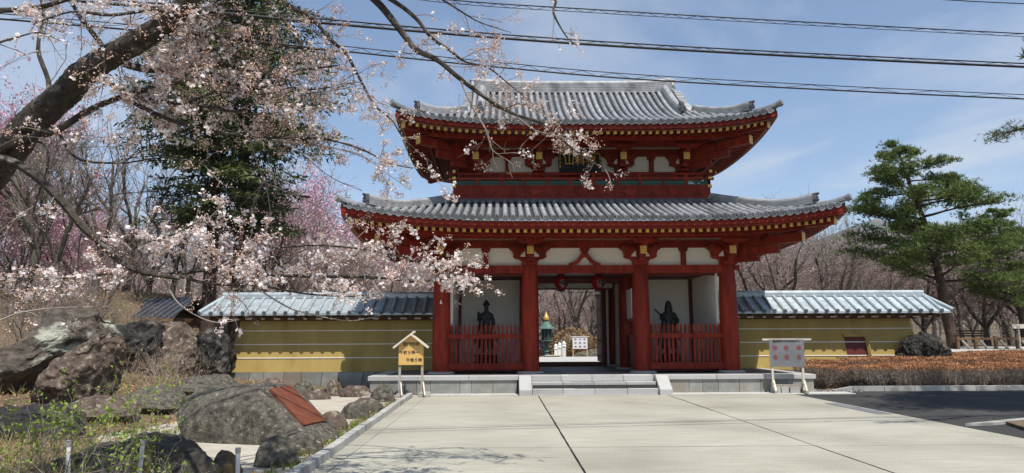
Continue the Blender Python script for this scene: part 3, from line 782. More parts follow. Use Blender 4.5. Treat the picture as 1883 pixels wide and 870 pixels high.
def make_roof(sh, name, top_t, gable=None):
    """gable: half-length of the gabled upper part, None for a skirt roof"""
    def tendF(u):
        hip = sh.xe - abs(u)
        if gable is None: return min(top_t, hip)
        return sh.hd - 0.08 if abs(u) <= gable else hip
    def tendS(u):
        hip = sh.hd - abs(u)
        lim = top_t if gable is None else sh.xe - gable + 0.35
        return max(0, min(lim, hip))
    step = 0.2317 if gable is None else 0.2258
    # field of pan tiles (one part)
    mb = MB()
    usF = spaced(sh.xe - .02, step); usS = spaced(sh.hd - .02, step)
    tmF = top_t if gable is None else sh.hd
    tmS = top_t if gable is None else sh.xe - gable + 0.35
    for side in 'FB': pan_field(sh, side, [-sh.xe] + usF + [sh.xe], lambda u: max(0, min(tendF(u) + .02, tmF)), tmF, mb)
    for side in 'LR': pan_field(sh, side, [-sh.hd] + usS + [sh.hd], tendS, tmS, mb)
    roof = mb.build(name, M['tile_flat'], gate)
    tile_rows(sh, 'F', usF, tendF, roof)
    for side in 'LR': tile_rows(sh, side, usS, tendS, roof)
    # soffit boards and fascia
    mb = MB()
    for side in 'FBLR':
        hf = sh.half(side); us = list(np.linspace(-hf, hf, 41)); base = len(mb.v)
        for u in us:
            dc = hf - abs(u)
            for k in range(5): mb.v.append(tuple(sh.soffit(side, u, min(dc, 2.9 * k / 4))))
        mb.f += [(base + i * 5 + k, base + i * 5 + k + 1, base + (i + 1) * 5 + k + 1, base + (i + 1) * 5 + k) for i in range(40) for k in range(4)]
    mb.build('soffit', M['soffit'], gate)
    for side in 'FBLR':
        hf = sh.half(side); us = list(np.linspace(-hf + .0, hf - .0, 61))
        for (t0, za, zb_, th) in ((0.035, -.055, -.20, .08), (0.085, -.195, -sh.so + .015, .08)):
            mb = MB(); vs = []
            for u in us:
                p = sh.P(side, u, 0); dc = hf - abs(u)
                tt = [min(t0, dc + 1e-3), min(t0 + th, dc + 1e-3)]
                a = sh.P(side, u * (hf - tt[0]) / hf, tt[0]); b = sh.P(side, u * (hf - tt[1]) / hf, tt[1]); a.z = b.z = p.z
                vs += [a + Vector((0, 0, za)), a + Vector((0, 0, zb_)), b + Vector((0, 0, zb_)), b + Vector((0, 0, za))]
            fs = [(i * 4 + k, i * 4 + (k + 1) % 4, (i + 1) * 4 + (k + 1) % 4, (i + 1) * 4 + k) for i in range(60) for k in range(4)]
            mb.add(vs, fs).build('fascia', M['red'], gate)
    # rafters with gilt ends
    for side in 'FLR':
        hf = sh.half(side)
        for u in spaced(hf - 0.34, 0.2185):
            dc = hf - abs(u); t1 = min(2.72, dc - 0.02)
            a = sh.soffit(side, u, 0.17); b = sh.soffit(side, u, t1)
            dz = Vector((0, 0, -0.052)); a += dz; b += dz
            rf = bar('rafter', M['red'], roof, a, b, 0.088, 0.10)
            d = (a - b).normalized()
            bar('rafter_cap', M['gold'], roof, a, a + d * 0.012, 0.096, 0.106)
        # purlin under the rafters and inner bearing beam
        for t, zo, w_, h_ in ((1.72, -.21, .2, .2), (0.86, -.155, .1, .11)):
            us = list(np.linspace(-(hf - t), hf - t, 25)); mb = MB(); vs = []
            for u in us:
                p = sh.soffit(side, u, t); nrm = Vector((0, 1, 0)) if side in 'FB' else Vector((1, 0, 0))
                for a, b in ((-1, -1), (1, -1), (1, 1), (-1, 1)): vs.append(p + nrm * (a * w_ / 2) + Vector((0, 0, zo + b * h_ / 2)))
            fs = [(i * 4 + k, i * 4 + (k + 1) % 4, (i + 1) * 4 + (k + 1) % 4, (i + 1) * 4 + k) for i in range(24) for k in range(4)] + [(0, 1, 2, 3), (99, 98, 97, 96)]
            mb.add(vs, fs).build('purlin', M['red'], gate)
    # hip rafters
    for sx in (-1, 1):
        for side in 'FB':
            a = sh.soffit(side, sx * (sh.xe - .22), 0.22) + Vector((0, 0, -.09)); b = sh.soffit(side, sx * (sh.xe - 2.7), 2.7) + Vector((0, 0, -.14))
            bar('hip_rafter', M['red'], gate, a, b, 0.17, 0.27)
            d = (a - b).normalized(); bar('hip_rafter_cap', M['gold'], gate, a, a + d * .02, .185, .285)
    # corner ridges in two stages
    for sx in (-1, 1):
        for side in 'FB':
            sy = -1 if side == 'F' else 1
            tin = top_t if gable is None else sh.xe - gable - 0.05
            def hp(t): return sh.P(side, sx * (sh.xe - t), t)
            t_e = 0.62
            ts = list(np.linspace(tin, t_e, 16)); path = []; hs = []
            for t in ts:
                q = max(0, (1.7 - t) / 1.1); path.append(hp(t) + Vector((0, 0, 0.04 + 0.10 * q ** 2))); hs.append(1 + 0.35 * q ** 2)
            sweep_ridge(roof, 'corner_ridge', path, 0.22, 0.17, 4, M['ridge'], hs=hs)
            ridge_end(roof, path[-1] + Vector((0, 0, -.04)), path[-1] - path[-3], 0.14, 0.30, M['tile_dark'])
            path = [hp(t) + Vector((0, 0, 0.03 + 0.05 * max(0, (0.5 - t) / .5) ** 2)) for t in np.linspace(0.66, -0.03, 8)]
            sweep_ridge(roof, 'corner_ridge', path, 0.20, 0.06, 1, M['tile'], roll=.08)
            MB().tube([path[-1] + Vector((0, 0, .05)), path[-1] + (path[-1] - path[-2]).normalized() * .13 + Vector((0, 0, .07))], [.10, .105], 12).build('ridge_end_tile', M['tile'], roof, True)
    return roof

lower_roof = make_roof(low, 'lower_roof', 3.0)
upper_roof = make_roof(upp, 'upper_roof', 4.2, gable=3.78)
# flashing ridge where the lower roof meets the balcony
zt = low.prof(3.0)
for a, b in (((-4.3, .26), (4.3, .26)), ((-4.3, 5.14), (4.3, 5.14)), ((-4.3, .26), (-4.3, 5.14)), ((4.3, .26), (4.3, 5.14))):
    bar('top_course', M['tile_dark'], lower_roof, (*a, zt + .02), (*b, zt + .02), .2, .12)
# main ridge with lifted ends
path = [Vector((x, 2.7, 10.56 + 0.10 * abs(x / 3.8) ** 5)) for x in np.linspace(-3.66, 3.66, 29)]
sweep_ridge(upper_roof, 'main_ridge', path, 0.36, 0.40, 6, M['ridge'], roll=.09, hs=[1 + 0.12 * abs(x / 3.8) ** 4 for x in np.linspace(-3.66, 3.66, 29)])
for s in (-1, 1): ridge_end(upper_roof, Vector((s * 3.66, 2.7, 10.62)), (s, 0, 0), 0.24, 0.44, M['tile'])
# descending ridges and gable verges
for s in (-1, 1):
    for side, sy in (('F', -1), ('B', 1)):
        path = [upp.P(side, s * 3.36, t, 0.05) for t in np.linspace(4.0, 1.62, 16)]
        sweep_ridge(upper_roof, 'descending_ridge', path, 0.26, 0.22, 4, M['ridge'])
        ridge_end(upper_roof, path[-1] + Vector((0, 0, -.05)), path[-1] - path[-2], 0.22, 0.42, M['tile_dark'])
        for k in range(17):
            t = 1.9 + k * 0.135
            p = upp.P(side, s * 3.72, t, 0.05)
            MB().tube([p, p + Vector((s * .26, 0, -.02))], [.055, .058], 8).build('verge_tile', M['tile'], upper_roof, True)
        q = [upp.P(side, s * 3.86, t, -.12) for t in np.linspace(1.75, 4.15, 9)]
        mb = MB(); vs = []
        for p in q: vs += [p, p + Vector((s * .07, 0, 0)), p + Vector((s * .07, 0, -.26)), p + Vector((0, 0, -.26))]
        mb.add(vs, [(i * 4 + k, i * 4 + (k + 1) % 4, (i + 1) * 4 + (k + 1) % 4, (i + 1) * 4 + k) for i in range(8) for k in range(4)]).build('bargeboard', M['red'], gate)
    zg = upp.prof(2.3); zr = 10.5
    MB().prism([(-2.3, 0), (2.3, 0), (0.9, .75), (0, zr - zg)], (s * 3.3, 2.7, zg - .15), (0, 1, 0), (0, 0, 1), (s * .08, 0, 0)).build('gable_wall', M['plaster'], gate)

# ---------------------------------------------------------------- balcony
BX, BY = 4.2, 0.30
def balcony_side(a, b, n, green):
    a, b = Vector(a), Vector(b); d = (b - a).normalized(); L = (b - a).length
    outw = Vector((d.y, -d.x, 0))
    bar('balcony_board', M['red'], gate, a + Vector((0, 0, 6.31)), b + Vector((0, 0, 6.31)), .08, .40)
    ext = d * .2
    for z, w_, h_, e in ((6.535, .11, .08, .06), (6.79, .10, .075, .14), (6.115, .12, .10, .05)):
        bar('rail', M['red'], gate, a - d * e + Vector((0, 0, z)), b + d * e + Vector((0, 0, z)), w_, h_)
        for p, q in ((a - d * e, -d), (b + d * e, d)): bar('rail_cap', M['gold'], gate, p + Vector((0, 0, z)), p + q * .02 + Vector((0, 0, z)), w_ + .01, h_ + .01)
    MB().tube([a - d * .22 + Vector((0, 0, 6.99)), a + Vector((0, 0, 6.965)), b + Vector((0, 0, 6.965)), b + d * .22 + Vector((0, 0, 6.99))], .04, 8).build('hand_rail', M['red'], gate, True)
    for p, q in ((a - d * .22, -d), (b + d * .22, d)): bar('rail_cap', M['gold'], gate, p + Vector((0, 0, 6.99)), p + q * .03 + Vector((0, 0, 6.99)), .09, .09)
    for i in range(n + 1):
        p = a + d * (L * i / n)
        bar('rail_post', M['red'], gate, p + Vector((0, 0, 6.5)), p + Vector((0, 0, 6.94 if i % 2 == 0 else 6.80)), .085, .085, (0, 1, 0))
        if i < n:
            p0, p1 = p + d * .05, p + d * (L / n - .05)
            for z in (6.605, 6.655, 6.705): bar('green_slat', M['green'], gate, p0 + Vector((0, 0, z)), p1 + Vector((0, 0, z)), .05, .032)
    # carved reliefs below the rail: cloud arms and splayed struts in turn
    for i in range(n):
        p = a + d * (L * (i + .5) / n) + outw * .04
        if i % 2:
            pts = [(-.30, .24), (-.24, .17), (-.15, .16), (-.11, .07), (.11, .07), (.15, .16), (.24, .17), (.30, .24)]
        else:
            pts = [(-.16, .07), (-.08, .07), (0, .16), (.08, .07), (.16, .07), (.03, .23), (-.03, .23)]
        MB().prism(pts, p + Vector((0, 0, 6.16)), d, (0, 0, 1), outw * .035).build('relief', M['red'], gate)
balcony_side((-BX, BY, 0), (BX, BY, 0), 11, True)
balcony_side((-BX, 5.1, 0), (-BX, BY, 0), 6, True)
balcony_side((BX, BY, 0), (BX, 5.1, 0), 6, True)
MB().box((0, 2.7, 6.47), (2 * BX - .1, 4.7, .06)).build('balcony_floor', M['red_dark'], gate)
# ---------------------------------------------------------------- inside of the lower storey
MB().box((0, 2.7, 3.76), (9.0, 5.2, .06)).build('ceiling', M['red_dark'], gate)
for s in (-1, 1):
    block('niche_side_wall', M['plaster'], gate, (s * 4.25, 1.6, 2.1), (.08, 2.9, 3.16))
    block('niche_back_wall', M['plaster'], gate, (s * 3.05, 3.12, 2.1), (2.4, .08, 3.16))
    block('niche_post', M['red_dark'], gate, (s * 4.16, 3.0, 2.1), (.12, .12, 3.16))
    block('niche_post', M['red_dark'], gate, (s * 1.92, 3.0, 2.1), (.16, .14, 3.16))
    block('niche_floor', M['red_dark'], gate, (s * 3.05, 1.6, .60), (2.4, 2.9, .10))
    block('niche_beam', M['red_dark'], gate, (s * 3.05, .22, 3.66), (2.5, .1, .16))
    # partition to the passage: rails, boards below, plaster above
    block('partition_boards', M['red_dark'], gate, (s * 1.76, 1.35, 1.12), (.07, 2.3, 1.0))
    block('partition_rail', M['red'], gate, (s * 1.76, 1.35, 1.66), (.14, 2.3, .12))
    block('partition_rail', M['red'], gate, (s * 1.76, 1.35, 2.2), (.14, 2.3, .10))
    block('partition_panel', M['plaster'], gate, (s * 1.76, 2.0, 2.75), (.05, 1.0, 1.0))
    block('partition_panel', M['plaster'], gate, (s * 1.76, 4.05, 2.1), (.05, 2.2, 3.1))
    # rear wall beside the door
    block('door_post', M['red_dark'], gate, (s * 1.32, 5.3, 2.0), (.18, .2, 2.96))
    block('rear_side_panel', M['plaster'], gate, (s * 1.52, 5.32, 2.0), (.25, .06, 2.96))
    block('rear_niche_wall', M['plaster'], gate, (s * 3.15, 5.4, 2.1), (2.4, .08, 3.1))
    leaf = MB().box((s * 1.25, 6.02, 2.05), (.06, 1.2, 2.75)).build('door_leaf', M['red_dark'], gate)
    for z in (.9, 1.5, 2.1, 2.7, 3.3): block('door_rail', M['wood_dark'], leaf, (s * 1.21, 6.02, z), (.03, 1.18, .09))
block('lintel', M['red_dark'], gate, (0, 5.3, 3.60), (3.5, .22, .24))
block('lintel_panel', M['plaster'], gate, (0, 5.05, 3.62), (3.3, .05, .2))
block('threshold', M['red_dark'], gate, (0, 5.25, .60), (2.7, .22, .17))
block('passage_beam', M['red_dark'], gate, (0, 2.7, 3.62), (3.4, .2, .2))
# picket fences across the niches
pk_me = MB().prism([(-.035, 0), (.035, 0), (.035, 1.28), (.0, 1.36), (-.035, 1.28)], (0, .02, 0), (1, 0, 0), (0, 0, 1), (0, -.04, 0)).mesh('picket', M['red'])
for s in (-1, 1):
    fn = MB().box((s * 3.155, -.06, 1.66), (2.3, .09, .15)).build('picket_fence', M['red'], gate)
    tag(fn, 'red picket fence across the niche opening')
    block('fence_rail', M['red'], fn, (s * 3.155, -.06, .73), (2.32, .12, .2))
    for i in range(17):
        inst('picket', pk_me, fn, Matrix.Translation((s * 3.155 - 1.07 + i * .1338, .03, .69)))
# ---------------------------------------------------------------- name board over the upper storey
nb = thing('name_board', (-0.05, 0.55, 7.1), 'black name board with gold characters and gilt frame hung under the upper eave', 'sign')
rot = Matrix.Translation((-.03, .50, 7.42)) @ Matrix.Rotation(R(-14), 4, 'X')
MB().box((0, 0, 0), (1.30, .06, .56)).build('panel', M['black'], nb, world=rot)
scal = [(-.70, -.34), (-.55, -.40), (-.42, -.33), (-.28, -.41), (-.12, -.34), (0, -.41), (.12, -.34), (.28, -.41), (.42, -.33), (.55, -.40), (.70, -.34), (.73, 0), (.70, .30), (-.70, .30), (-.73, 0)]
MB().prism(scal, (0, .06, 0), (1, 0, 0), (0, 0, 1), (0, -.04, 0)).build('backing', M['black'], nb, world=rot)
for k in range(9): MB().box((-.60 + k * .15, -.045, .285), (.12, .03, .045)).build('gilt_trim', M['gold'], nb, world=rot)
for s in (-1, 1):
    for z in (.2, .08, -.06, -.2): MB().box((s * .67, -.045, z), (.035, .03, .09)).build('gilt_trim', M['gold'], nb, world=rot)
inst('characters', text_mesh('山科蓼', .36, M['gold'], .008, .004), nb, rot @ Matrix.Translation((0, -.045, .0)))

# ------------------------------------------------------------------ ochre boundary walls with metal roofs
def boundary_wall(s, label):
    YW = 3.1
    x_in, x_out_b, x_out_t = 4.95, 12.25, 11.85
    w = thing('boundary_wall', (s * 8.6, YW, 0), label, 'wall')
    zb, zt_ = 0.47, 2.24
    hb, ht = 0.52, 0.40
    def P(x, z, f):                 # point on the front (f=-1) or back face
        k = (z - zb) / (zt_ - zb); return Vector((s * x, YW + f * (hb + (ht - hb) * k), z))
    xo = lambda z: x_out_b + (x_out_t - x_out_b) * (z - zb) / (zt_ - zb)
    vs = [P(x_in, zb, -1), P(xo(zb), zb, -1), P(xo(zt_), zt_, -1), P(x_in, zt_, -1), P(x_in, zb, 1), P(xo(zb), zb, 1), P(xo(zt_), zt_, 1), P(x_in, zt_, 1)]
    MB().add(vs, [(0, 1, 2, 3), (5, 4, 7, 6), (1, 5, 6, 2), (4, 0, 3, 7), (3, 2, 6, 7), (0, 4, 5, 1)]).build('wall_body', M['ochre'], w)
    for z in (0.95, 1.42, 1.89):
        a, b = P(x_in, z, -1), P(xo(z), z, -1)
        bar('white_line', M['white_line'], w, a + Vector((0, -.004, 0)), b + Vector((0, -.004, 0)), .03, .028)
    # footing of fitted stones
    MB().box((s * (x_in + x_out_b) / 2, YW, .17), (x_out_b - x_in, 1.0, .56)).build('footing_core', M['joint'], w)
    r_ = random.Random(5 + s); x = x_in
    while x < x_out_b + .1:
        L = r_.uniform(.4, .75); sl = r_.uniform(-.12, .12)
        pts = [(x + .01, -.12), (x + L - .01, -.12), (x + L + sl - .01, .465), (x + .01 + (0 if x == x_in else prev), .465)]
        prev = sl
        MB().prism([(s * p[0], p[1]) for p in (pts if s > 0 else pts[::-1])], (0, YW - .49, 0), (1, 0, 0), (0, 0, 1), (0, -.07 - r_.uniform(0, .015), 0)).build('footing_stone', M['slate'], w)
        x += L
    # eave timbers
    hw, ze, zr = 1.05, 2.48, 3.08
    xr0, xr1, xe1 = 4.86, 12.62, 13.02
    block('wall_plate', M['wood_dark'], w, (s * (xr0 + xr1) / 2, YW - .55, 2.33), (xr1 - xr0 + .5, .12, .12))
    block('wall_top', M['wood_dark'], w, (s * (xr0 + xr1 - .6) / 2, YW, 2.30), (xr1 - xr0 - .4, .8, .13))
    for i in range(16):
        x = xr0 + .25 + i * .49
        bar('eave_rafter', M['wood_dark'], w, (s * x, YW - .2, 2.52), (s * x, YW - .93, 2.365), .09, .09)
        block('rafter_tip', M['plaster'], w, (s * x, YW - .66, 2.30), (.22 if i % 3 else .1, .05, .05))
    # roof: sheet planes with hipped outer end
    rf = MB().add([(s * xr0, YW - hw, ze), (s * xe1, YW - hw, ze), (s * xe1, YW + hw, ze), (s * xr0, YW + hw, ze), (s * xr0, YW, zr), (s * xr1, YW, zr),
                   (s * xr0, YW - hw, ze - .07), (s * xe1, YW - hw, ze - .07), (s * xe1, YW + hw, ze - .07), (s * xr0, YW + hw, ze - .07)],
                  [(0, 1, 5, 4), (1, 2, 5), (2, 3, 4, 5), (3, 0, 4), (0, 6, 7, 1), (1, 7, 8, 2), (2, 8, 9, 3), (6, 9, 8, 7)]).build('metal_roof', M['metal_roof'], w)
    rib_n = 22
    for i in range(rib_n):
        x = xr0 + .12 + i * .365
        k = 1.0 if x <= xr1 else max(0, (xe1 - x) / (xe1 - xr1))
        if k < .06: continue
        a = Vector((s * x, YW - hw - .03, ze + .02)); b = Vector((s * x, YW - hw + hw * k, ze + (zr - ze) * k + .02))
        MB().tube([a, b], .062, 9).build('rib', M['metal_roof'], rf, True)
        c = Vector((s * x, YW - hw - .035, ze + .02))
        MB().tube([c, c + Vector((0, -.012, 0))], .068, 10).build('rib_end', M['tile_dark'], rf)
    for i in range(4):
        y = YW - .8 + i * .53; k = 1 - abs(y - YW) / hw
        MB().tube([(s * (xe1 + .02), y, ze + .02), (s * (xe1 - (xe1 - xr1) * k), y, ze + (zr - ze) * k + .02)], .05, 8).build('rib', M['metal_roof'], rf, True)
    MB().box((s * (xr0 + xr1) / 2, YW, zr + .03), (xr1 - xr0 + .06, .2, .13)).tube([(s * xr0, YW, zr + .11), (s * (xr1 + .05), YW, zr + .11)], .085, 10).build('ridge_cap', M['metal_roof'], rf)
    MB().tube([(s * xr1, YW, zr + .03), (s * (xe1 + .03), YW - hw - .03, ze + .03)], .075, 9).build('hip_cap', M['metal_roof'], rf, True)
    MB().tube([(s * xr1, YW, zr + .03), (s * (xe1 + .03), YW + hw + .03, ze + .03)], .075, 9).build('hip_cap', M['metal_roof'], rf, True)
    return w
boundary_wall(-1, 'ochre plaster wall with ribbed metal roof on a fitted stone footing beside the sandy rock garden')
wr = boundary_wall(1, 'ochre plaster wall with ribbed metal roof and dark red hatch behind the rust-topped hedge')
MB().add([(9.55, 2.57, .5), (10.3, 2.57, .5), (10.2, 2.645, 1.62), (9.45, 2.645, 1.62)], [(0, 1, 2, 3)]).build('hatch', mat('hatch_red', (.11, .018, .014), (.13, .022, .016), 3, .6), wr)
for p, q in (((10.33, 2.5, .5), (10.22, 2.6, 1.66)), ((9.42, 2.61, 1.65), (10.24, 2.61, 1.65))): bar('hatch_frame', M['ochre'], wr, p, q, .07, .10)

# ------------------------------------------------------------------ opening-hours sign
os_ = thing('opening_hours_sign', (-5.2, -2.25, 0), 'small yellow timber signboard with pitched roof showing the opening hours', 'sign')
sy = -2.25; cx = -5.2
tpx = Vector((cx, sy, 0))
pts = [(-.345, .87), (.345, .87), (.345, 1.42), (0, 1.70), (-.345, 1.42)]
MB().prism(pts, tpx, (1, 0, 0), (0, 0, 1), (0, -.03, 0)).build('board', M['wood_new'], os_)
for s in (-1, 1):
    block('post', M['wood_grey'], os_, (cx + s * .315, sy + .035, .70), (.065, .065, 1.42))
    a = tpx + Vector((-s * .10, -.03, 1.80)); b = tpx + Vector((s * .49, -.03, 1.345))
    if s > 0: a = tpx + Vector((.0, -.03, 1.725))
    bar('roof_board', M['wood_pale'], os_, a, b, .26, .045, (s * .6, 0, .8))
    block('foot', M['wood_grey'], os_, (cx + s * .30, sy + .0, .045), (.12, .5, .09))
    bar('brace', M['wood_pale'], os_, (cx + s * .315 + .03, sy + .05, .38), (cx + s * .315 + .12, sy - .34, .05), .035, .05)
block('foot_weight', M['granite'], os_, (cx + .42, sy - .05, .07), (.28, .2, .12))
for body, z, dx, sz in (('開門時間', 1.44, 0.0, .118), ('午前９時～', 1.21, -.05, .112), ('午後５時', 1.00, .09, .112)):
    me = text_mesh(body, sz, M['ink'], .003, .0004)
    inst('lettering', me, os_, Matrix.Translation((cx + dx, sy - .034, z)))

# ------------------------------------------------------------------ prohibition sign on the right
ps = thing('notice_sign', (5.6, -1.82, 0), 'grey notice panel with six red prohibition symbols on pale timber legs', 'sign')
pxc, pyc = 5.6, -1.82; zlo, zhi = .72, 1.51
rz = Matrix.Translation((pxc, pyc, 0)) @ Matrix.Rotation(R(-9), 4, 'Z')
def psb(name, m, c, d): return inst(name, unit_mesh(m), ps, rz @ Matrix.Translation(Vector(c)) @ Matrix.Diagonal((*d, 1)))
psb('panel', M['sign_grey'], (0, 0, 1.14), (.96, .02, .78))
psb('top_rail', M['wood_pale'], (.02, .03, 1.53), (1.36, .05, .055))
for s in (-1, 1):
    psb('leg', M['wood_pale'], (s * .42, .04, .78), (.06, .06, 1.5))
    psb('foot', M['wood_grey'], (s * .42, 0, .05), (.08, .62, .08))
    for q in (-1, 1): inst('brace', unit_mesh(M['wood_pale']), ps, rz @ beam_matrix((s * .42, q * .04, .36), (s * .42, q * .28, .08), .05, .05, (1, 0, 0)))
for k, (x, y, l) in enumerate(((-.36, -.08, .24), (-.12, -.1, .2), (.16, -.05, .26))): psb('weight_stone', M['granite'], (x, y + .12, .09), (l, .2, .15))
psb('cross_bar', M['wood_grey'], (0.05, .1, .2), (.9, .1, .09))
inst('lettering', text_mesh('聖光寺からのおねがい', .075, M['ink'], .002, .002), ps, rz @ Matrix.Translation((0, -.013, 1.475)))
ring = MB(); n = 20
for k in range(n):
    pass
def ring_mesh(ro, ri, bar_w):
    mb = MB(); n = 20
    vs = [(r_ * math.cos(2 * math.pi * k / n), y, r_ * math.sin(2 * math.pi * k / n)) for y in (-.004, 0) for r_ in (ro, ri) for k in range(n)]
    fs = [(k, (k + 1) % n, n + (k + 1) % n, n + k) for k in range(n)] + [(2 * n + k, 2 * n + (k + 1) % n, (k + 1) % n, k) for k in range(n)]
    mb.add(vs, fs)
    d = Vector((1, 0, -1)).normalized(); q = Vector((1, 0, 1)).normalized()
    c = [d * -ri + q * bar_w, d * ri + q * bar_w, d * ri - q * bar_w, d * -ri - q * bar_w]
    mb.add([p + Vector((0, -.0035, 0)) for p in c], [(0, 1, 2, 3)])
    return mb.mesh('prohibition_ring', M['sign_red'])
rm = ring_mesh(.066, .050, .007)
glyphs = [MB().box((0, 0, 0), (.05, .002, .012)).box((.01, 0, .014), (.012, .002, .02)), MB().box((0, 0, 0), (.06, .002, .014)).box((-.02, 0, -.014), (.012, .002, .02)),
          MB().box((0, 0, .004), (.05, .002, .022)).box((-.018, 0, -.016), (.01, .002, .025)).box((.018, 0, -.016), (.01, .002, .025)).box((.03, 0, .018), (.016, .002, .016)),
          MB().box((0, 0, -.004), (.06, .002, .02)).box((0, 0, .01), (.036, .002, .014)), MB().box((0, 0, 0), (.066, .002, .012)), MB().box((0, 0, .0), (.018, .002, .05)).box((.014, 0, -.008), (.024, .002, .012))]
k = 0
for zi, z in enumerate((1.29, 1.02)):
    for xi, x in enumerate((-.33, -.01, .33)):
        w = rz @ Matrix.Translation((x, -.0115, z))
        inst('prohibition_ring', rm, ps, w)
        g = glyphs[k].build('pictogram', M['ink'], ps, world=w); g['kind'] = 'stuff'
        for j in range(3):
            mb_w = (.17, .13, .19, .15)[(k + j) % 4]
            psb('print_line', M['tile'], (x + (.01 if j % 2 else 0), -.0115, z - .095 - j * .028), (mb_w, .002, .008))
        if zi == 0: psb('print_line', M['tile'], (x, -.0115, z + .115), ((.24, .10, .18)[xi], .002, .016))
        k += 1

# ------------------------------------------------------------------ paper lanterns in the passage
def lantern(x, label):
    L = thing('paper_lantern', (x, 1.5, 3.18), label, 'lantern')
    prof = [(.10, 0)]
    n = 16
    for i in range(n + 1):
        a = math.pi * i / n; r_ = .10 + .13 * math.sin(a) ** .7
        prof += [(r_ + .004, .03 + .5 * i / n - .006), (r_ - .006, .03 + .5 * i / n + .009)]
    MB().lathe((x, 1.5, 3.18), prof, 20).build('shade', M['lantern_red'], L, True)
    for z in (3.165, 3.705): MB().lathe((x, 1.5, z), [(.12, 0), (.12, .045)], 16).build('ring', M['black'], L, True)
    MB().tube([(x, 1.5, 3.75), (x, 1.5, 3.80)], .01, 6).build('hanger', M['black'], L)
    for dx in (-.05, .03): MB().tube([(x + dx, 1.45, 3.09), (x + dx * 1.3, 1.45, 3.165)], .006, 5).build('tassel', M['white'], L)
    block('tag', M['white'], L, (x - .02, 1.45, 3.08), (.14, .02, .022))
    for m, dep, bold, dy in ((M['white'], .002, .016, .0), (M['ink'], .003, .005, -.006)):
        for ch, z, sc in (('福', 3.41, .26),):
            me = text_mesh(ch, sc, m, dep, bold)
            co = np.empty(len(me.vertices) * 3, dtype=np.float32); me.vertices.foreach_get('co', co); co = co.reshape(-1, 3)
            # wrap the character round the lantern body
            zz = np.clip((co[:, 2] + z - 3.21) / .5, 0.02, .98); rr = .112 + .13 * np.sin(np.pi * zz) ** .7 - dy + dep
            th = co[:, 0] / .23 + R(18)
            out = np.stack([x + rr * np.sin(th), 1.5 - rr * np.cos(th), co[:, 2] + z], -1)
            me.vertices.foreach_set('co', out.astype(np.float32).ravel())
            inst('character' if m is M['ink'] else 'character_outline', me, L, Matrix.Identity(4))
    return L
lantern(-.63, 'round red paper lantern with a black character beside the left column of the passage')
lantern(.63, 'round red paper lantern with a black character beside the right column of the passage')
tag(MB().tube([(-1.5, 1.2, 3.40), (-1.0, 1.2, 3.22), (-.3, 1.2, 3.10), (.3, 1.2, 3.11), (1.0, 1.2, 3.22), (1.5, 1.2, 3.42)], .008, 5).build('hanging_cord', M['cable']), 'thin dark cord slung below the lanterns across the passage', 'cord')

# ------------------------------------------------------------------ guardian statues
def skin_body(name, pts, edges, rads, m, parent, sub=2):
    me = bpy.data.meshes.new(name); me.from_pydata(pts, edges, [])
    o = bpy.data.objects.new(name, me); COL.objects.link(o)
    md = o.modifiers.new('skin', 'SKIN')
    for i, r_ in enumerate(rads): me.skin_vertices[0].data[i].radius = r_ if isinstance(r_, tuple) else (r_, r_)
    me.skin_vertices[0].data[0].use_root = True
    sd_ = o.modifiers.new('sub', 'SUBSURF'); sd_.levels = sub; sd_.render_levels = sub
    dg = bpy.context.evaluated_depsgraph_get()
    m2 = bpy.data.meshes.new_from_object(o.evaluated_get(dg)); bpy.data.objects.remove(o)
    m2.materials.clear(); m2.materials.append(m)
    m2.polygons.foreach_set('use_smooth', [True] * len(m2.polygons))
    b = bpy.data.objects.new(name, m2); place(b, parent)
    if parent is not None: CHILD.setdefault(parent.name, []).append(b)
    return b
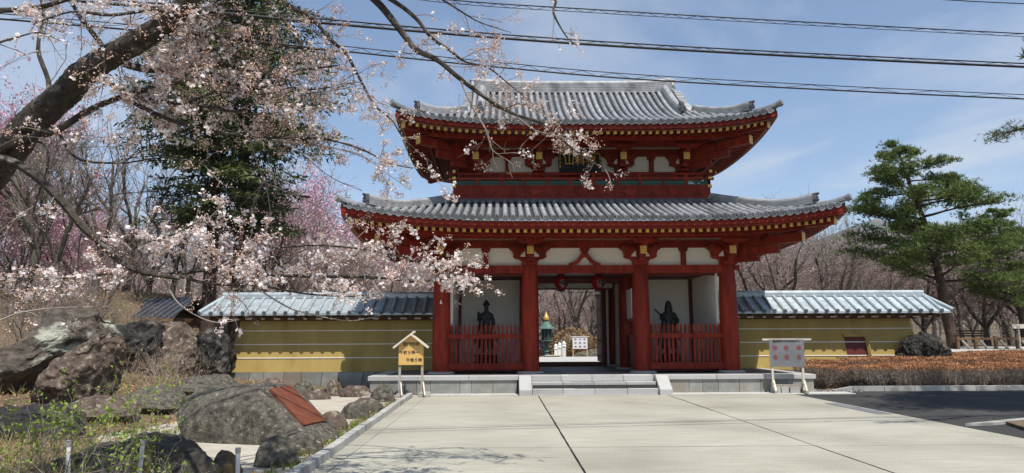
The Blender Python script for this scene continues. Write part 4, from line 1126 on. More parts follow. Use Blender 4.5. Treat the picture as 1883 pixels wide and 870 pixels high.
def statue(px, py, left, label):
    t = thing('guardian_statue', (px, py, .65), label, 'statue')
    MB().lathe((px, py, .65), [(.42, 0), (.42, .12), (.36, .18), (.36, .34), (.40, .40)], 8).build('pedestal', M['statue'], t)
    b = Vector((px, py, 1.05)); V = []; E_ = []; Rr = []
    def add(p, r_, to=None):
        V.append(b + Vector((p[0] * .8, p[1], p[2]))); Rr.append(tuple(q * .85 for q in r_) if isinstance(r_, tuple) else r_ * .82)
        if to is not None: E_.append((to, len(V) - 1))
        return len(V) - 1
    hip = add((0, 0, .88), (.17, .13)); waist = add((0, 0, 1.06), (.15, .115), hip); chest = add((0, 0, 1.28), (.20, .14), waist); neck = add((0, -.01, 1.44), (.075, .075), chest)
    head = add((0, -.03, 1.58), (.105, .115), neck); crown = add((0, -.02, 1.72), (.09, .09), head); top = add((0, 0, 1.80 if left else 1.76), (.035, .035) if left else (.06, .06), crown)
    for s in (-1, 1):
        h = add((s * .11, 0, .80), .12, hip); k_ = add((s * .15, -.04, .45), .095, h); a = add((s * .16, 0, .08), .07, k_); f_ = add((s * .18, -.14, .03), .05, a)
    # image-left arm raised, image-right arm lowered or set on the hip
    sh = add((-.23, 0, 1.34), .085, chest); el = add((-.34, -.04, 1.12), .065, sh)
    if left: hd = add((-.33, -.16, 1.36), .05, el); add((-.33, -.17, 1.45), .085, hd)
    else: hd = add((-.38, -.12, 1.30), .05, el); add((-.37, -.14, 1.37), .06, hd)
    sh = add((.23, 0, 1.34), .085, chest)
    if left: el = add((.32, -.02, 1.06), .07, sh); hd = add((.34, -.06, .78), .05, el); add((.34, -.08, .66), .05, hd)
    else: el = add((.40, .02, 1.10), .075, sh); hd = add((.26, -.08, .98), .055, el); add((.18, -.12, .98), .05, hd)
    skin_body('body', V, E_, Rr, M['statue'], t)
    # robe skirt with folds, sash tails and headdress
    mb = MB(); vs = []; n = 24
    for z, r_ in ((1.05, .16), (.85, .19), (.6, .23), (.35, .27), (.2, .30)):
        vs += [b + Vector((math.cos(2 * math.pi * k / n) * r_ * (1 + .07 * (k % 2) * (1.1 - z)), math.sin(2 * math.pi * k / n) * r_ * .62 * (1 + .07 * (k % 2)), z + .03 * math.sin(k * 1.7) * (z < .3))) for k in range(n)]
    mb.add(vs, [(i * n + k, i * n + (k + 1) % n, (i + 1) * n + (k + 1) % n, (i + 1) * n + k) for i in range(4) for k in range(n)]).build('robe', M['statue'], t, True)
    for s in (-1, 1): MB().tube([b + Vector((s * .18, .0, 1.30)), b + Vector((s * .24, .02, .9)), b + Vector((s * .36, -.02, .5)), b + Vector((s * .42, -.05, .3))], [.05, .045, .04, .015], 6).build('sash', M['statue'], t, True)
    if left: MB().lathe(b + Vector((0, -.02, 1.66)), [(.11, 0), (.125, .04), (.09, .10), (.06, .14), (.025, .19)], 10).build('crown', M['statue'], t, True)
    else:
        MB().lathe(b + Vector((0, .02, 1.34)), [(.16, 0), (.14, .12), (.125, .26), (.10, .38), (.04, .46)], 12).build('hood', M['statue'], t, True)
        MB().tube([b + Vector((-.30, -.15, 1.30)), b + Vector((-.52, -.17, 1.50))], [.032, .028], 7).build('held_rod', M['statue'], t, True)
statue(-3.18, 1.75, True, 'dark bronze guardian statue with pointed crown and raised fist behind the pickets')
statue(3.05, 1.75, False, 'dark bronze hooded guardian statue pointing a short rod behind the pickets')

# ------------------------------------------------------------------ seen through the passage: lantern, bridge posts, notice, bushes, person
LX, LY = .42, 27.5
gl = thing('bronze_lantern', (LX, LY, gh(LX, LY)), 'tall green bronze garden lantern topped by a gilt flame jewel beyond the gate', 'lantern')
z = gh(LX, LY)
MB().lathe((LX, LY, z), [(.50, 0), (.50, .1), (.38, .16), (.18, .26), (.15, .5), (.22, .56), (.15, .62), (.15, 1.05), (.30, 1.2), (.48, 1.28), (.48, 1.36)], 8).build('pedestal', M['patina'], gl)
MB().lathe((LX, LY, z + 1.36), [(.34, 0), (.34, .78)], 8).build('fire_box', mat('lantern_grille', (.02, .03, .03), (.04, .05, .05), 8, .5), gl)
for k in range(8):
    a = math.pi / 8 + k * math.pi / 4; block('bar', M['patina'], gl, (LX + .35 * math.cos(a), LY + .35 * math.sin(a), z + 1.75), (.05, .05, .78), a)
MB().lathe((LX, LY, z + 2.14), [(.62, -.02), (.60, .04), (.40, .22), (.22, .44), (.10, .56)], 8).build('cap', M['patina'], gl)
MB().lathe((LX, LY, z + 2.68), [(.08, 0), (.20, .08), (.22, .2), (.15, .34), (.07, .5), (.01, .66)], 10).build('flame_jewel', M['gold'], gl, True)
for i, (x, y, h) in enumerate(((.86, 24.6, .62), (1.12, 21.4, .62), (.98, 23.0, .62))):
    bp = thing('bridge_post', (x, y, gh(x, y)), ('white bridge post with rounded cap, farthest along the low bridge beyond the gate', 'white bridge post with rounded cap, first of the low bridge beyond the gate', 'white bridge post with rounded cap, middle one of the low bridge beyond the gate')[i], 'post', 'white posts of the low bridge')
    MB().box((x, y, gh(x, y) + h / 2), (.22, .22, h)).build('shaft', M['white'], bp)
    MB().lathe((x, y, gh(x, y) + h), [(.15, 0), (.16, .05), (.12, .1), (.14, .18), (.08, .3), (.01, .36)], 10).build('cap', M['white'], bp, True)
fb = thing('footbridge', (.45, 23, gh(0, 23)), 'low pinkish timber footbridge deck leading away beyond the gate', 'bridge')
for i in range(18): block('plank', M['wood_pale'], fb, (.45, 21.2 + i * .2, gh(.4, 21.2 + i * .2) + .10), (1.0, .19, .06))
for sx in (-.02, .92): block('beam', M['wood_grey'], fb, (sx, 23, gh(.4, 23) + .03), (.1, 3.6, .1))
gn = thing('garden_notice', (2.14, 21.6, gh(2, 21.6)), 'pale notice board on two legs standing in the garden beyond the gate', 'sign')
zz = gh(2.14, 21.6)
block('panel', M['sign_white'], gn, (2.14, 21.6, zz + .86), (.92, .04, .72)); block('top_rail', M['wood_pale'], gn, (2.14, 21.6, zz + 1.25), (1.16, .09, .05))
for s in (-1, 1): block('leg', M['wood_new'], gn, (2.14 + s * .43, 21.63, zz + .6), (.06, .06, 1.2)); block('foot', M['wood_grey'], gn, (2.14 + s * .43, 21.6, zz + .05), (.12, .4, .1))
for k in range(9): block('print_mark', M['tile'], gn, (1.86 + (k % 3) * .28, 21.576, zz + 1.08 - (k // 3) * .22), (.13, .004, .1))
# person, half hidden by the door post
def person(x, y):
    t = thing('person', (x, y, gh(x, y)), 'person in navy clothes and white cap standing beyond the open gate', 'person')
    b = Vector((x, y, gh(x, y) + .0)); V = []; E_ = []; Rr = []
    def add(p, r_, to=None):
        V.append(b + Vector(p)); Rr.append(r_)
        if to is not None: E_.append((to, len(V) - 1))
        return len(V) - 1
    hip = add((0, 0, .92), (.155, .11)); ch = add((0, 0, 1.25), (.18, .115), hip); nk = add((0, 0, 1.42), (.06, .06), ch)
    for s in (-1, 1):
        h = add((s * .09, 0, .86), .09, hip); k_ = add((s * .10, -.01, .48), .065, h); a = add((s * .10, .01, .08), .045, k_); add((s * .11, -.13, .045), .042, a)
        sh = add((s * .19, 0, 1.34), .06, ch); el = add((s * .25, .02, 1.08), .045, sh); wr_ = add((s * .24, -.08, .84), .033, el); add((s * .235, -.1, .75), .03, wr_)
    skin_body('body', V, E_, Rr, M['navy'], t)
    V, E_, Rr = [], [], []
    n0 = add((0, 0, 1.40), .055); h0 = add((0, -.02, 1.53), (.078, .092), n0); add((0, -.01, 1.63), (.07, .08), h0); 
    skin_body('head', V, E_, Rr, M['skin'], t)
    MB().lathe(b + Vector((0, -.01, 1.58)), [(.112, 0), (.115, .05), (.09, .11), (.03, .145)], 12).prism([(-.09, 0), (.09, 0), (.06, .12), (-.06, .12)], b + Vector((0, -.1, 1.585)), (1, 0, 0), (0, -1, 0), (0, 0, .015)).build('cap', M['white'], t, True)
    for s in (-1, 1):
        for f_ in range(5):
            p = b + Vector((s * .235 + (f_ - 2) * .014, -.10 - .01 * f_, .74)); MB().tube([p, p + Vector((0, -.01, -.05)), p + Vector((0, -.03, -.075 + .012 * abs(f_ - 2)))], [.01, .009, .007], 5).build('finger', M['skin'], t, True)
person(.50, 34)

# ------------------------------------------------------------------ rocks
def hull_mesh(name, pts, m, amp=.05, freq=2.0, sub=3, ridged=False, smooth_it=1, seed=0, stretch=(1, 1, 1)):
    bm = bmesh.new()
    for p in pts: bm.verts.new(p)
    bmesh.ops.convex_hull(bm, input=bm.verts)
    bmesh.ops.delete(bm, geom=[v for v in bm.verts if not v.link_faces], context='VERTS')
    bmesh.ops.triangulate(bm, faces=bm.faces)
    for i in range(sub):
        bmesh.ops.subdivide_edges(bm, edges=bm.edges, cuts=1, use_grid_fill=True)
        bmesh.ops.triangulate(bm, faces=bm.faces)
        if i < smooth_it: bmesh.ops.smooth_vert(bm, verts=bm.verts, factor=.35, use_axis_x=True, use_axis_y=True, use_axis_z=True)
    bm.normal_update()
    off = Vector((seed * 3.7, seed * 1.3, seed * 2.1))
    for v in bm.verts:
        q = Vector((v.co.x * stretch[0], v.co.y * stretch[1], v.co.z * stretch[2])) * freq + off
        if ridged:
            d = mnoise.ridged_multi_fractal(q, .9, 2.1, 5, 1.0, 2.0) - 1.1
        else:
            d = mnoise.fractal(q, .9, 2.0, 5)
        v.co += v.normal * (d * amp if ridged else d * amp + .35 * amp * mnoise.noise(q * 6))
    me = bpy.data.meshes.new(name); bm.to_mesh(me); bm.free()
    me.materials.append(m); me.polygons.foreach_set('use_smooth', [True] * len(me.polygons))
    try: me.set_sharp_from_angle(angle=R(38))
    except Exception: pass
    return me
def blob_pts(c, d, seed, n=18, flat=.35, tilt=0.0):
    r_ = random.Random(seed); out = []
    for i in range(n):
        a = 2 * math.pi * (i + r_.uniform(-.4, .4)) / n * 3; h = r_.uniform(0, 1)
        k = (1 - .65 * h ** 2.2) * r_.uniform(.82, 1.0)
        x = math.cos(a) * d[0] / 2 * k + tilt * h * d[2]; y = math.sin(a) * d[1] / 2 * k
        out.append((c[0] + x, c[1] + y, c[2] + d[2] * h * r_.uniform(.85, 1.0)))
    for i in range(7):
        a = 2 * math.pi * i / 7 + r_.uniform(-.3, .3)
        out.append((c[0] + math.cos(a) * d[0] / 2 * r_.uniform(.85, 1), c[1] + math.sin(a) * d[1] / 2 * r_.uniform(.85, 1), c[2] - .12))
    return out
def rock(label, c, d, seed, m='rock', amp=.05, freq=2.2, sub=3, ridged=False, tilt=0.0, group=None, name='boulder', stretch=(1, 1, 1)):
    z = gh(c[0], c[1]) if len(c) < 3 else c[2]
    me = hull_mesh(name, blob_pts((c[0], c[1], z), d, seed, tilt=tilt), M[m], amp, freq, sub, ridged, seed=seed, stretch=stretch)
    o = bpy.data.objects.new(name, me); place(o)
    return tag(o, label, 'rock', group)

# memorial boulder with copper plaque on its sloping right side
T1, T2, B1, B2 = at(494, 719, 11.55), at(532, 713, 12.2), at(556, 786, 11.0), at(597, 777, 11.75)
nrm = (T2 - T1).cross(B1 - T1).normalized()
if nrm.z < 0: nrm = -nrm
U_ = (T2 - T1).normalized(); D_ = (B1 - T1).normalized()
mem = thing('memorial_boulder', (-6.9, -9.6, 0), 'large grey boulder with a rust-coloured copper plaque on its sloping side', 'rock')
fr_ = [at(*q) for q in ((323, 766, 11.6), (333, 738, 11.8), (366, 713, 12.0), (440, 705, 12.2), (522, 705, 12.4), (345, 792, 11.2), (470, 808, 10.85), (585, 818, 10.7), (608, 806, 11.2), (392, 748, 11.25), (455, 752, 11.1), (430, 722, 11.7))]
hp_ = [T1 - U_ * .22 - D_ * .10, T2 + U_ * .10 - D_ * .10, B1 - U_ * .16 + D_ * .30, B2 + U_ * .12 + D_ * .30] + fr_ + [Vector((p.x * .9 - .7, p.y + 1.3, max(p.z - .25, -.1))) for p in fr_[1:5]] + [Vector((p.x, p.y, -.15)) for p in fr_[5:9]] + [Vector((-7.9, -10.1, -.15)), Vector((-7.6, -8.8, -.15)), Vector((-5.9, -8.9, -.15))]
mem_me = hull_mesh('boulder', hp_, M['rock'], .022, 2.4, 4, smooth_it=0, seed=4)
o = bpy.data.objects.new('boulder', mem_me); place(o, mem)
Lc = (T1 + T2 + B1 + B2) / 4 + nrm * .012
rows = Matrix((U_, D_ - U_ * D_.dot(U_), nrm)).transposed().to_4x4()
for i_ in range(3): rows[i_][1] = (nrm.cross(U_))[i_]
pl_ = MB()
quad = [T1, T2, B2, B1]
pl_.add([q + nrm * .05 for q in quad] + [q - nrm * .08 for q in quad], [(0, 1, 2, 3), (7, 6, 5, 4), (0, 4, 5, 1), (1, 5, 6, 2), (2, 6, 7, 3), (3, 7, 4, 0)])
pl_.build('plaque', M['bronze'], mem)

rock('broad dark mossy boulder beside the short white posts', (-7.15, -13.5), (2.5, 1.5, .62), 21, 'moss_rock', .06, 2.6, 4)
rock('squat grey boulder next to the kerb near the mossy boulder', (-5.56, -12.75), (.72, .6, .42), 31, amp=.03)
rock('small dark cobble wedged between the mossy boulder and the kerb boulder', (-6.0, -13.35), (.45, .4, .32), 32, 'moss_rock', amp=.03)
rock('long grey slab rock lying against the foot of the memorial boulder', (-5.62, -11.75), (.95, .65, .36), 33, amp=.03)
rock('small flat stone on the kerb side between the slab rock and the brown stone', (-5.42, -10.55), (.42, .36, .15), 34, 'rock', amp=.02)
rock('rounded brown stone alone on the sand beside the kerb', (-5.72, -9.2), (.78, .55, .36), 35, 'lava_brown', amp=.03)
rock('dark rounded stone in the kerb row, before the paired stones', (-5.66, -7.35), (.72, .7, .42), 36, 'rock', amp=.03)
rock('grey stone in the kerb row leaning on the dark rounded stone', (-5.55, -6.3), (.7, .7, .40), 37, 'rock', amp=.03)
rock('low brown stone in the kerb row next to the furrowed block', (-5.95, -4.9), (.8, .7, .30), 38, 'lava_brown', amp=.03)
rock('furrowed grey block at the end of the kerb row by the opening-hours sign', (-5.72, -3.55), (.85, .8, .52), 39, 'rock', amp=.05, freq=4, ridged=True)
rock('long flat-topped brown stone below the platform corner', (-6.75, -1.9), (1.25, .6, .40), 40, 'lava_brown', amp=.03)
rock('pointed brown stone rising next to the flat-topped stone', (-7.5, -1.5), (.6, .5, .58), 41, 'lava_brown', amp=.03)
rock('low jagged stone in front of the pointed stone on the sand', (-7.65, -2.8), (.95, .6, .30), 42, 'lava_brown', amp=.04)
rock('grey pyramid-shaped stone between the wall footing and the sand', (-8.4, -1.5), (.8, .6, .50), 43, 'rock', amp=.03)
rock('small half-buried stone on open sand behind the memorial boulder', (-7.3, -5.6), (.6, .45, .20), 44, 'lava_brown', amp=.02)
rock('wide low rock against the stone footing of the wall', (-9.9, .6), (1.5, .8, .42), 45, 'lava_brown', amp=.05)
rock('grey rock behind the top of the memorial boulder', (-9.2, -1.4), (.9, .7, .30), 46, 'rock', amp=.04)
# lava outcrops on the bank at the left
def hull_rock(label, pxpts, m, amp, freq, sub=4, seed=0, name='lava_outcrop', depth=1.0, stretch=(1, 1, 1), ridged=True):
    """outline given as (photo x, photo y, distance) corners, thickened backwards along the ground"""
    P_ = [at(*q) for q in pxpts]
    back = Vector((0.15, 1, 0)).normalized() * depth
    c = sum(P_, Vector()) / len(P_)
    pts = [tuple(p) for p in P_] + [tuple(p * .75 + c * .25 + back) for p in P_] + [tuple(p * .6 + c * .4 - Vector((0, .35 * depth, .05))) for p in P_] + [(p.x, p.y + depth * .4, gh(p.x, p.y) - .3) for p in P_[:4]]
    me = hull_mesh(name, pts, M[m], amp, freq, sub, ridged, seed=seed, stretch=stretch)
    o = bpy.data.objects.new(name, me); place(o)
    return tag(o, label, 'rock')
hull_rock('big lichen-crusted lava slab leaning up the leafy bank', [(-60, 735, 15), (0, 650, 16), (70, 585, 16.5), (120, 562, 17), (160, 570, 17), (178, 612, 17), (120, 650, 16.5), (40, 700, 15.5)], 'rock_lichen', .13, 1.3, 5, 3, depth=1.4, stretch=(.7, 1, 1.3))
hull_rock('reddish brown knobbly lava block below the lichen-crusted slab', [(45, 728, 14.5), (95, 665, 15), (150, 632, 15.3), (198, 606, 15.6), (206, 640, 15.6), (165, 700, 15.2), (110, 735, 14.6)], 'lava_brown', .10, 2.2, 5, 7, depth=.9)
hull_rock('twisted black ropy lava rock beside the end of the ochre wall', [(352, 690, 23), (350, 640, 23), (368, 606, 23.3), (398, 604, 23.4), (415, 640, 23.3), (414, 690, 23)], 'lava', .16, 1.9, 5, 11, depth=1.0, stretch=(1, 1, .6))
hull_rock('dark folded lava rock beneath the edge of the shed roof', [(205, 650, 21), (212, 600, 21.3), (262, 582, 21.6), (290, 610, 21.6), (262, 650, 21)], 'lava', .14, 1.9, 4, 13, depth=1.0)
hull_rock('weathered brown lava mound behind the dry shrub', [(262, 650, 22), (285, 596, 22.5), (330, 590, 22.8), (352, 620, 22.8), (345, 680, 22), (290, 690, 21.6)], 'lava_brown', .12, 1.6, 4, 17, depth=1.0)
hull_rock('flat grey rock below the ropy lava beside the yellow wall', [(310, 722, 18), (330, 694, 18.6), (395, 686, 19), (418, 700, 19), (415, 722, 18.5)], 'rock', .06, 1.8, 4, 19, depth=.9, ridged=False)
hull_rock('pale grey slab rock in front of the dry shrub on the sand', [(215, 752, 15), (235, 718, 15.6), (290, 706, 16), (320, 722, 16), (318, 755, 15.2)], 'rock', .06, 1.8, 4, 23, depth=.8, ridged=False)
hull_rock('low brown rock at the foot of the reddish lava block', [(80, 762, 13.4), (110, 738, 13.8), (190, 728, 14.1), (235, 745, 14), (225, 768, 13.4)], 'lava_brown', .06, 2.0, 4, 29, depth=.8, ridged=False)
hull_rock('shadowed dark rock at the edge of the bank behind the green shoots', [(-80, 800, 11.2), (-40, 752, 11.6), (60, 742, 11.8), (120, 770, 11.6), (110, 812, 11.2)], 'lava', .08, 1.8, 4, 31, depth=.9)
# right-hand lava rocks
hull_rock('big black furrowed lava rock rising out of the hedge by the wall end', [(1648, 662, 24), (1668, 628, 24), (1694, 611, 24), (1722, 614, 24), (1746, 640, 24), (1758, 664, 24)], 'lava', .13, 1.8, 5, 37, depth=.9, stretch=(1.2, 1, .6))
hull_rock('small black lava stone half hidden under the front of the hedge', [(1570, 714, 21.5), (1580, 690, 21.6), (1606, 680, 21.7), (1640, 690, 21.6), (1668, 712, 21.5)], 'lava', .08, 2.5, 4, 41, depth=.5)

# ------------------------------------------------------------------ white marker posts
for i, (px, top, D) in enumerate(((127, 810, 7.6), (263, 808, 7.6), (438, 823, 7.8))):
    p = at(px, top, D)
    lab = ('short white marker post among budding twigs, farthest from the forecourt', 'short white marker post standing between the two other white posts', 'short white marker post in front of the mossy boulder, closest to the forecourt')[i]
    t = thing('marker_post', (p.x, p.y, gh(p.x, p.y)), lab, 'post', 'white marker posts along the garden edge')
    lean = (.03, -.03, .02)[i]
    MB().tube([(p.x + lean, p.y, gh(p.x, p.y) - .1), (p.x, p.y, p.z - .05)], .024, 10).build('shaft', M['white'], t, True)
    MB().tube([(p.x, p.y, p.z - .06), (p.x, p.y, p.z)], .029, 10).build('cap', M['kerb'], t, True)

# ------------------------------------------------------------------ vectorised foliage helpers
def tubes_np(P0, P1, R0, R1, n):
    P0, P1, R0, R1 = map(np.asarray, (P0, P1, R0, R1))
    d = P1 - P0; d /= np.maximum(np.linalg.norm(d, axis=1, keepdims=True), 1e-9)
    ref = np.where(np.abs(d[:, 2:3]) < .9, np.array([[0, 0, 1.]]), np.array([[1., 0, 0]]))
    u = np.cross(d, ref); u /= np.linalg.norm(u, axis=1, keepdims=True); w = np.cross(d, u)
    a = 2 * np.pi * np.arange(n) / n
    ring = u[:, None, :] * np.cos(a)[None, :, None] + w[:, None, :] * np.sin(a)[None, :, None]
    V = np.concatenate([P0[:, None, :] + ring * R0[:, None, None], P1[:, None, :] + ring * R1[:, None, None]], 1).reshape(-1, 3)
    b = (np.arange(len(P0)) * 2 * n)[:, None]; k = np.arange(n); k2 = (k + 1) % n
    Fq = np.stack([b + k, b + k2, b + n + k2, b + n + k], -1).reshape(-1, 4)
    return V, Fq
def rand_dirs(g, n, up=0.0):
    v = g.normal(size=(n, 3)); v[:, 2] += up; return v / np.linalg.norm(v, axis=1, keepdims=True)
def leaves_np(g, C, size, aspect=.5, up=0.0, dirs=None):
    """one diamond-shaped leaf per centre"""
    n = len(C); d = rand_dirs(g, n, up) if dirs is None else dirs
    s = np.cross(d, rand_dirs(g, n)); s /= np.maximum(np.linalg.norm(s, axis=1, keepdims=True), 1e-9)
    L = (size * g.uniform(.7, 1.3, n))[:, None]
    V = np.stack([C, C + d * L * .5 + s * L * aspect * .5, C + d * L, C + d * L * .5 - s * L * aspect * .5], 1).reshape(-1, 3)
    return V, np.arange(4 * n).reshape(n, 4)
def spikes_np(g, C, k, length, width, up=.6, base_dir=None, spread=1.0):
    """k thin triangles radiating from each centre"""
    n = len(C) * k; Cc = np.repeat(C, k, 0)
    d = rand_dirs(g, n) * spread; d[:, 2] += up
    if base_dir is not None: d += np.repeat(base_dir, k, 0)
    d /= np.linalg.norm(d, axis=1, keepdims=True)
    s = np.cross(d, rand_dirs(g, n)); s /= np.maximum(np.linalg.norm(s, axis=1, keepdims=True), 1e-9)
    L = (length * g.uniform(.7, 1.25, n))[:, None]
    V = np.stack([Cc - s * width, Cc + s * width, Cc + d * L], 1).reshape(-1, 3)
    return V, np.arange(3 * n).reshape(n, 3)
def join_np(parts):
    Vs, Fs, b = [], [], 0
    for V, Fq in parts: Vs.append(V); Fs.append(Fq + b); b += len(V)
    return np.concatenate(Vs), np.concatenate(Fs)
def np_part(name, VF, m, parent, smooth=False, world=None):
    o = bpy.data.objects.new(name, np_mesh(name, VF[0], VF[1], m, smooth)); place(o, parent, world)
    if parent is not None: CHILD.setdefault(parent.name, []).append(o)
    return o

# ------------------------------------------------------------------ hedge of separate shrubs
def shrub_proto(seed):
    g = np.random.default_rng(seed); n = 330
    root = bpy.data.objects.new('azalea_shrub', None); place(root)
    base = np.stack([g.normal(0, .07, n), g.normal(0, .07, n), np.zeros(n)], -1)
    tip = np.stack([g.uniform(-.44, .44, n), g.uniform(-.44, .44, n), g.uniform(.52, .66, n)], -1)
    mid = base * .35 + tip * .65; mid[:, 2] = tip[:, 2] * g.uniform(.28, .55, n); mid[:, :2] *= 1.1
    mid += g.normal(0, .02, (n, 3))
    parts = [tubes_np(base, mid, np.full(n, .007), np.full(n, .005), 3), tubes_np(mid, tip, np.full(n, .005), np.full(n, .003), 3)]
    m2 = 900
    i = g.integers(0, n, m2); t = g.uniform(.1, 1, m2)[:, None]; p = mid[i] * (1 - t) + tip[i] * t
    q = p + rand_dirs(g, m2, .7) * g.uniform(.05, .14, m2)[:, None]; q[:, 2] = np.minimum(q[:, 2], .68)
    parts.append(tubes_np(p, q, np.full(m2, .004), np.full(m2, .0025), 3))
    np_part('twigs', join_np(parts), M['hedge_twig'], root)
    c = np.stack([g.uniform(-.47, .47, 1500), g.uniform(-.47, .47, 1500), .56 + .12 * g.beta(2, 1.3, 1500)], -1)
    np_part('leaves', leaves_np(g, c, .045, .55, .6), M['hedge_top'], root)
    return root
protos = [shrub_proto(i) for i in range(3)]
g_ = random.Random(12); used = set()
HL = 'clipped bare-stemmed azalea shrub with rust-orange leaf tips in the roadside hedge'
for row in range(5):
    for i in range(26):
        x = 7.5 + i * .78 + g_.uniform(-.08, .08) - (.25 if row == 0 else 0); y = -.45 + row * .72 + g_.uniform(-.06, .06)
        if row >= 3 and x < 12.9: continue
        if x < 8.3 and row == 0: continue
        if row == 4 and x < 13.6: continue
        if x < 7.1 or (11.0 < x < 12.9 and 1.15 < y < 2.2): continue
        z = gh(x, y) - .01
        k = 1.08 + .04 * row
        w = Matrix.Translation((x, y, z)) @ Matrix.Rotation(g_.uniform(0, 6.28), 4, 'Z') @ Matrix.Diagonal((k, k, k * g_.uniform(.90, 1.09), 1))
        pr = g_.randrange(3)
        if pr not in used: used.add(pr); o = protos[pr]; o.matrix_basis = w
        else: o = copy_tree(protos[pr], w)
        tag(o, HL, 'shrub', 'shrubs of the clipped roadside hedge')

# ------------------------------------------------------------------ ground cover on the garden side
g = np.random.default_rng(5)
def scatter(n, x0, x1, y0, y1, keep=None):
    x = g.uniform(x0, x1, n); y = g.uniform(y0, y1, n)
    if keep is not None: k = keep(x, y); x, y = x[k], y[k]
    return np.stack([x, y, ground_h(x, y) + .012], -1)
C = np.concatenate([scatter(26000, -26, -9.0, -9, 11), scatter(3500, -12, -7.5, -13.5, -4, lambda x, y: np.sin(x * 3 + y * 2) + np.sin(y * 5) > .3), scatter(350, -5.6, -5.2, -14, -3), scatter(2500, 7, 24, -.9, 3.5)])
fl = np_part('fallen_leaves', leaves_np(g, C + g.uniform(0, .03, C.shape) * [0, 0, 1], .06, .6, .3), M['leaf_dead'], None)
tag(fl, 'brown fallen leaves strewn over the bank and garden earth', 'leaves', kind='stuff')
C = np.concatenate([scatter(160, -20, -10.0, -7, 5), scatter(420, -10, -7.5, -14.5, -11.5)])
V_, F_ = spikes_np(g, C, 9, .32, .006, 1.1)
tag(np_part('dry_grass', (V_, F_), M['grass_dry'], None), 'dry straw-coloured grass tufts on the garden bank', 'grass', kind='stuff')
C = np.concatenate([scatter(420, -5.5, -5.12, -14, -4), scatter(160, -9.2, -7.8, -12, -9), scatter(500, 6.8, 12, -12, -8.4)])
V_, F_ = spikes_np(g, C, 8, .10, .006, .9)
tag(np_part('grass', (V_, F_), M['grass'], None), 'short green grass growing along the kerb', 'grass', kind='stuff')
C = scatter(2500, 5.7, 8.0, -1.35, -.95, lambda x, y: x > 6.6)
C[:, 2] = -.005
np_o = np_part('gravel', leaves_np(g, C, .05, .9, .0), M['granite'], None); tag(np_o, 'grey gravel beside the platform corner', 'gravel', kind='stuff')

def twig_shrub(label, c, h, spread, nstem, seed, leaf=None, nleaf=0, stem_m='twig', rad=.008, name='budding_shrub', leaf_size=.04, cat='shrub', group=None):
    g = np.random.default_rng(seed)
    z = gh(c[0], c[1]); t = thing(name, (c[0], c[1], z), label, cat, group)
    P0, P1, R0, R1, tips = [], [], [], [], []
    def br(p, d, L, r_, lev):
        n = 3; 
        for k in range(n):
            q = p + d * (L / n); P0.append(p); P1.append(q); R0.append(r_); R1.append(r_ * .82)
            d = d + g.normal(0, .16, 3); d /= np.linalg.norm(d); r_ *= .82; p = q
            if lev < 2 and g.random() < .85:
                e = d + g.normal(0, .55, 3); e /= np.linalg.norm(e); br(p, e, L * g.uniform(.45, .7), r_ * .7, lev + 1)
            if lev >= 1: tips.append(p)
        tips.append(p)
    for i in range(nstem):
        a = g.uniform(0, 2 * np.pi); rr = g.uniform(0, spread * .3)
        d = np.array([np.cos(a) * g.uniform(.1, .8), np.sin(a) * g.uniform(.1, .8), 1.0]); d /= np.linalg.norm(d)
        x, y = c[0] + rr * np.cos(a), c[1] + rr * np.sin(a)
        br(np.array([x, y, gh(x, y) - .03]), d, h * g.uniform(.6, 1.0), rad * g.uniform(.6, 1.1), 0)
    np_part('stems', tubes_np(P0, P1, np.array(R0), np.array(R1), 4), M[stem_m], t)['kind'] = 'stuff'
    if leaf:
        T = np.array(tips); i = g.integers(0, len(T), nleaf)
        np_part('leaves', leaves_np(g, T[i] + g.normal(0, .02, (nleaf, 3)), leaf_size, .55, .4), M[leaf], t)
    return t
for i, (px, D, h, ns, nl, lab) in enumerate(((20, 7.4, .85, 12, 500, 'thicket of bare twigs and fresh green leaves beyond all the white posts'),
                                           (110, 7.6, 1.0, 9, 420, 'tall budding shrub with bright green leaves behind the outermost white post'),
                                           (190, 7.2, .75, 11, 380, 'low tangle of budding stems between the first two white posts'),
                                           (225, 9.6, 1.0, 8, 520, 'spreading shrub dotted with bright green young leaves in front of the pale slab rock'),
                                           (300, 7.3, .42, 9, 90, 'dry twiggy scrub in front of the mossy boulder'),
                                           (60, 9.5, .9, 8, 260, 'leggy shrub with sparse green leaves before the reddish lava block'))):
    p = at(px, 700, D)
    twig_shrub(lab, (p.x, p.y), h, .8, ns, 60 + i, 'leaf_new', nl, 'twig', .008, leaf_size=.046)
XS = [(0, 17.5, 1.3, 'brown thicket on the bank above the leaning lichen slab, outermost'), (60, 22, 1.5, 'tall brown thicket on the upper bank near the pink blossom'), (110, 24.5, 1.4, 'brown thicket on the upper bank below bare trees'), (175, 22.5, 1.1, 'brown thicket between the lichen slab and the shed'), (235, 19.5, .7, 'reddish dry scrub below the black folded lava rock'), (345, 20, .7, 'straw-coloured scrub beside the ropy lava rock'), (215, 23.6, 1.2, 'brown thicket next to the eave of the shed'), (290, 18.5, .6, 'dry brown scrub behind the pale slab rock')]
for i, (px, D, h, lab) in enumerate(XS + list(((310, 20.5, 1.1, 'dry reddish bare shrub between the pale slab rock and the brown lava mound'), (530, 20.6, .5, 'low dry brown bush against the wall footing'), (140, 21, 1.3, 'dense bare brown bush on the leafy bank above the lichen-crusted slab'), (30, 20, 1.4, 'bare brown bush on the leafy bank beside a dark trunk'), (250, 24, 1.0, 'bare tangled bush below the dark shed roof')))):
    p = at(px, 640, D)
    twig_shrub(lab, (p.x, p.y), h, 1.4, 34, 90 + i, 'leaf_dead', 260, 'hedge_twig', .007, name='dry_shrub', leaf_size=.04)
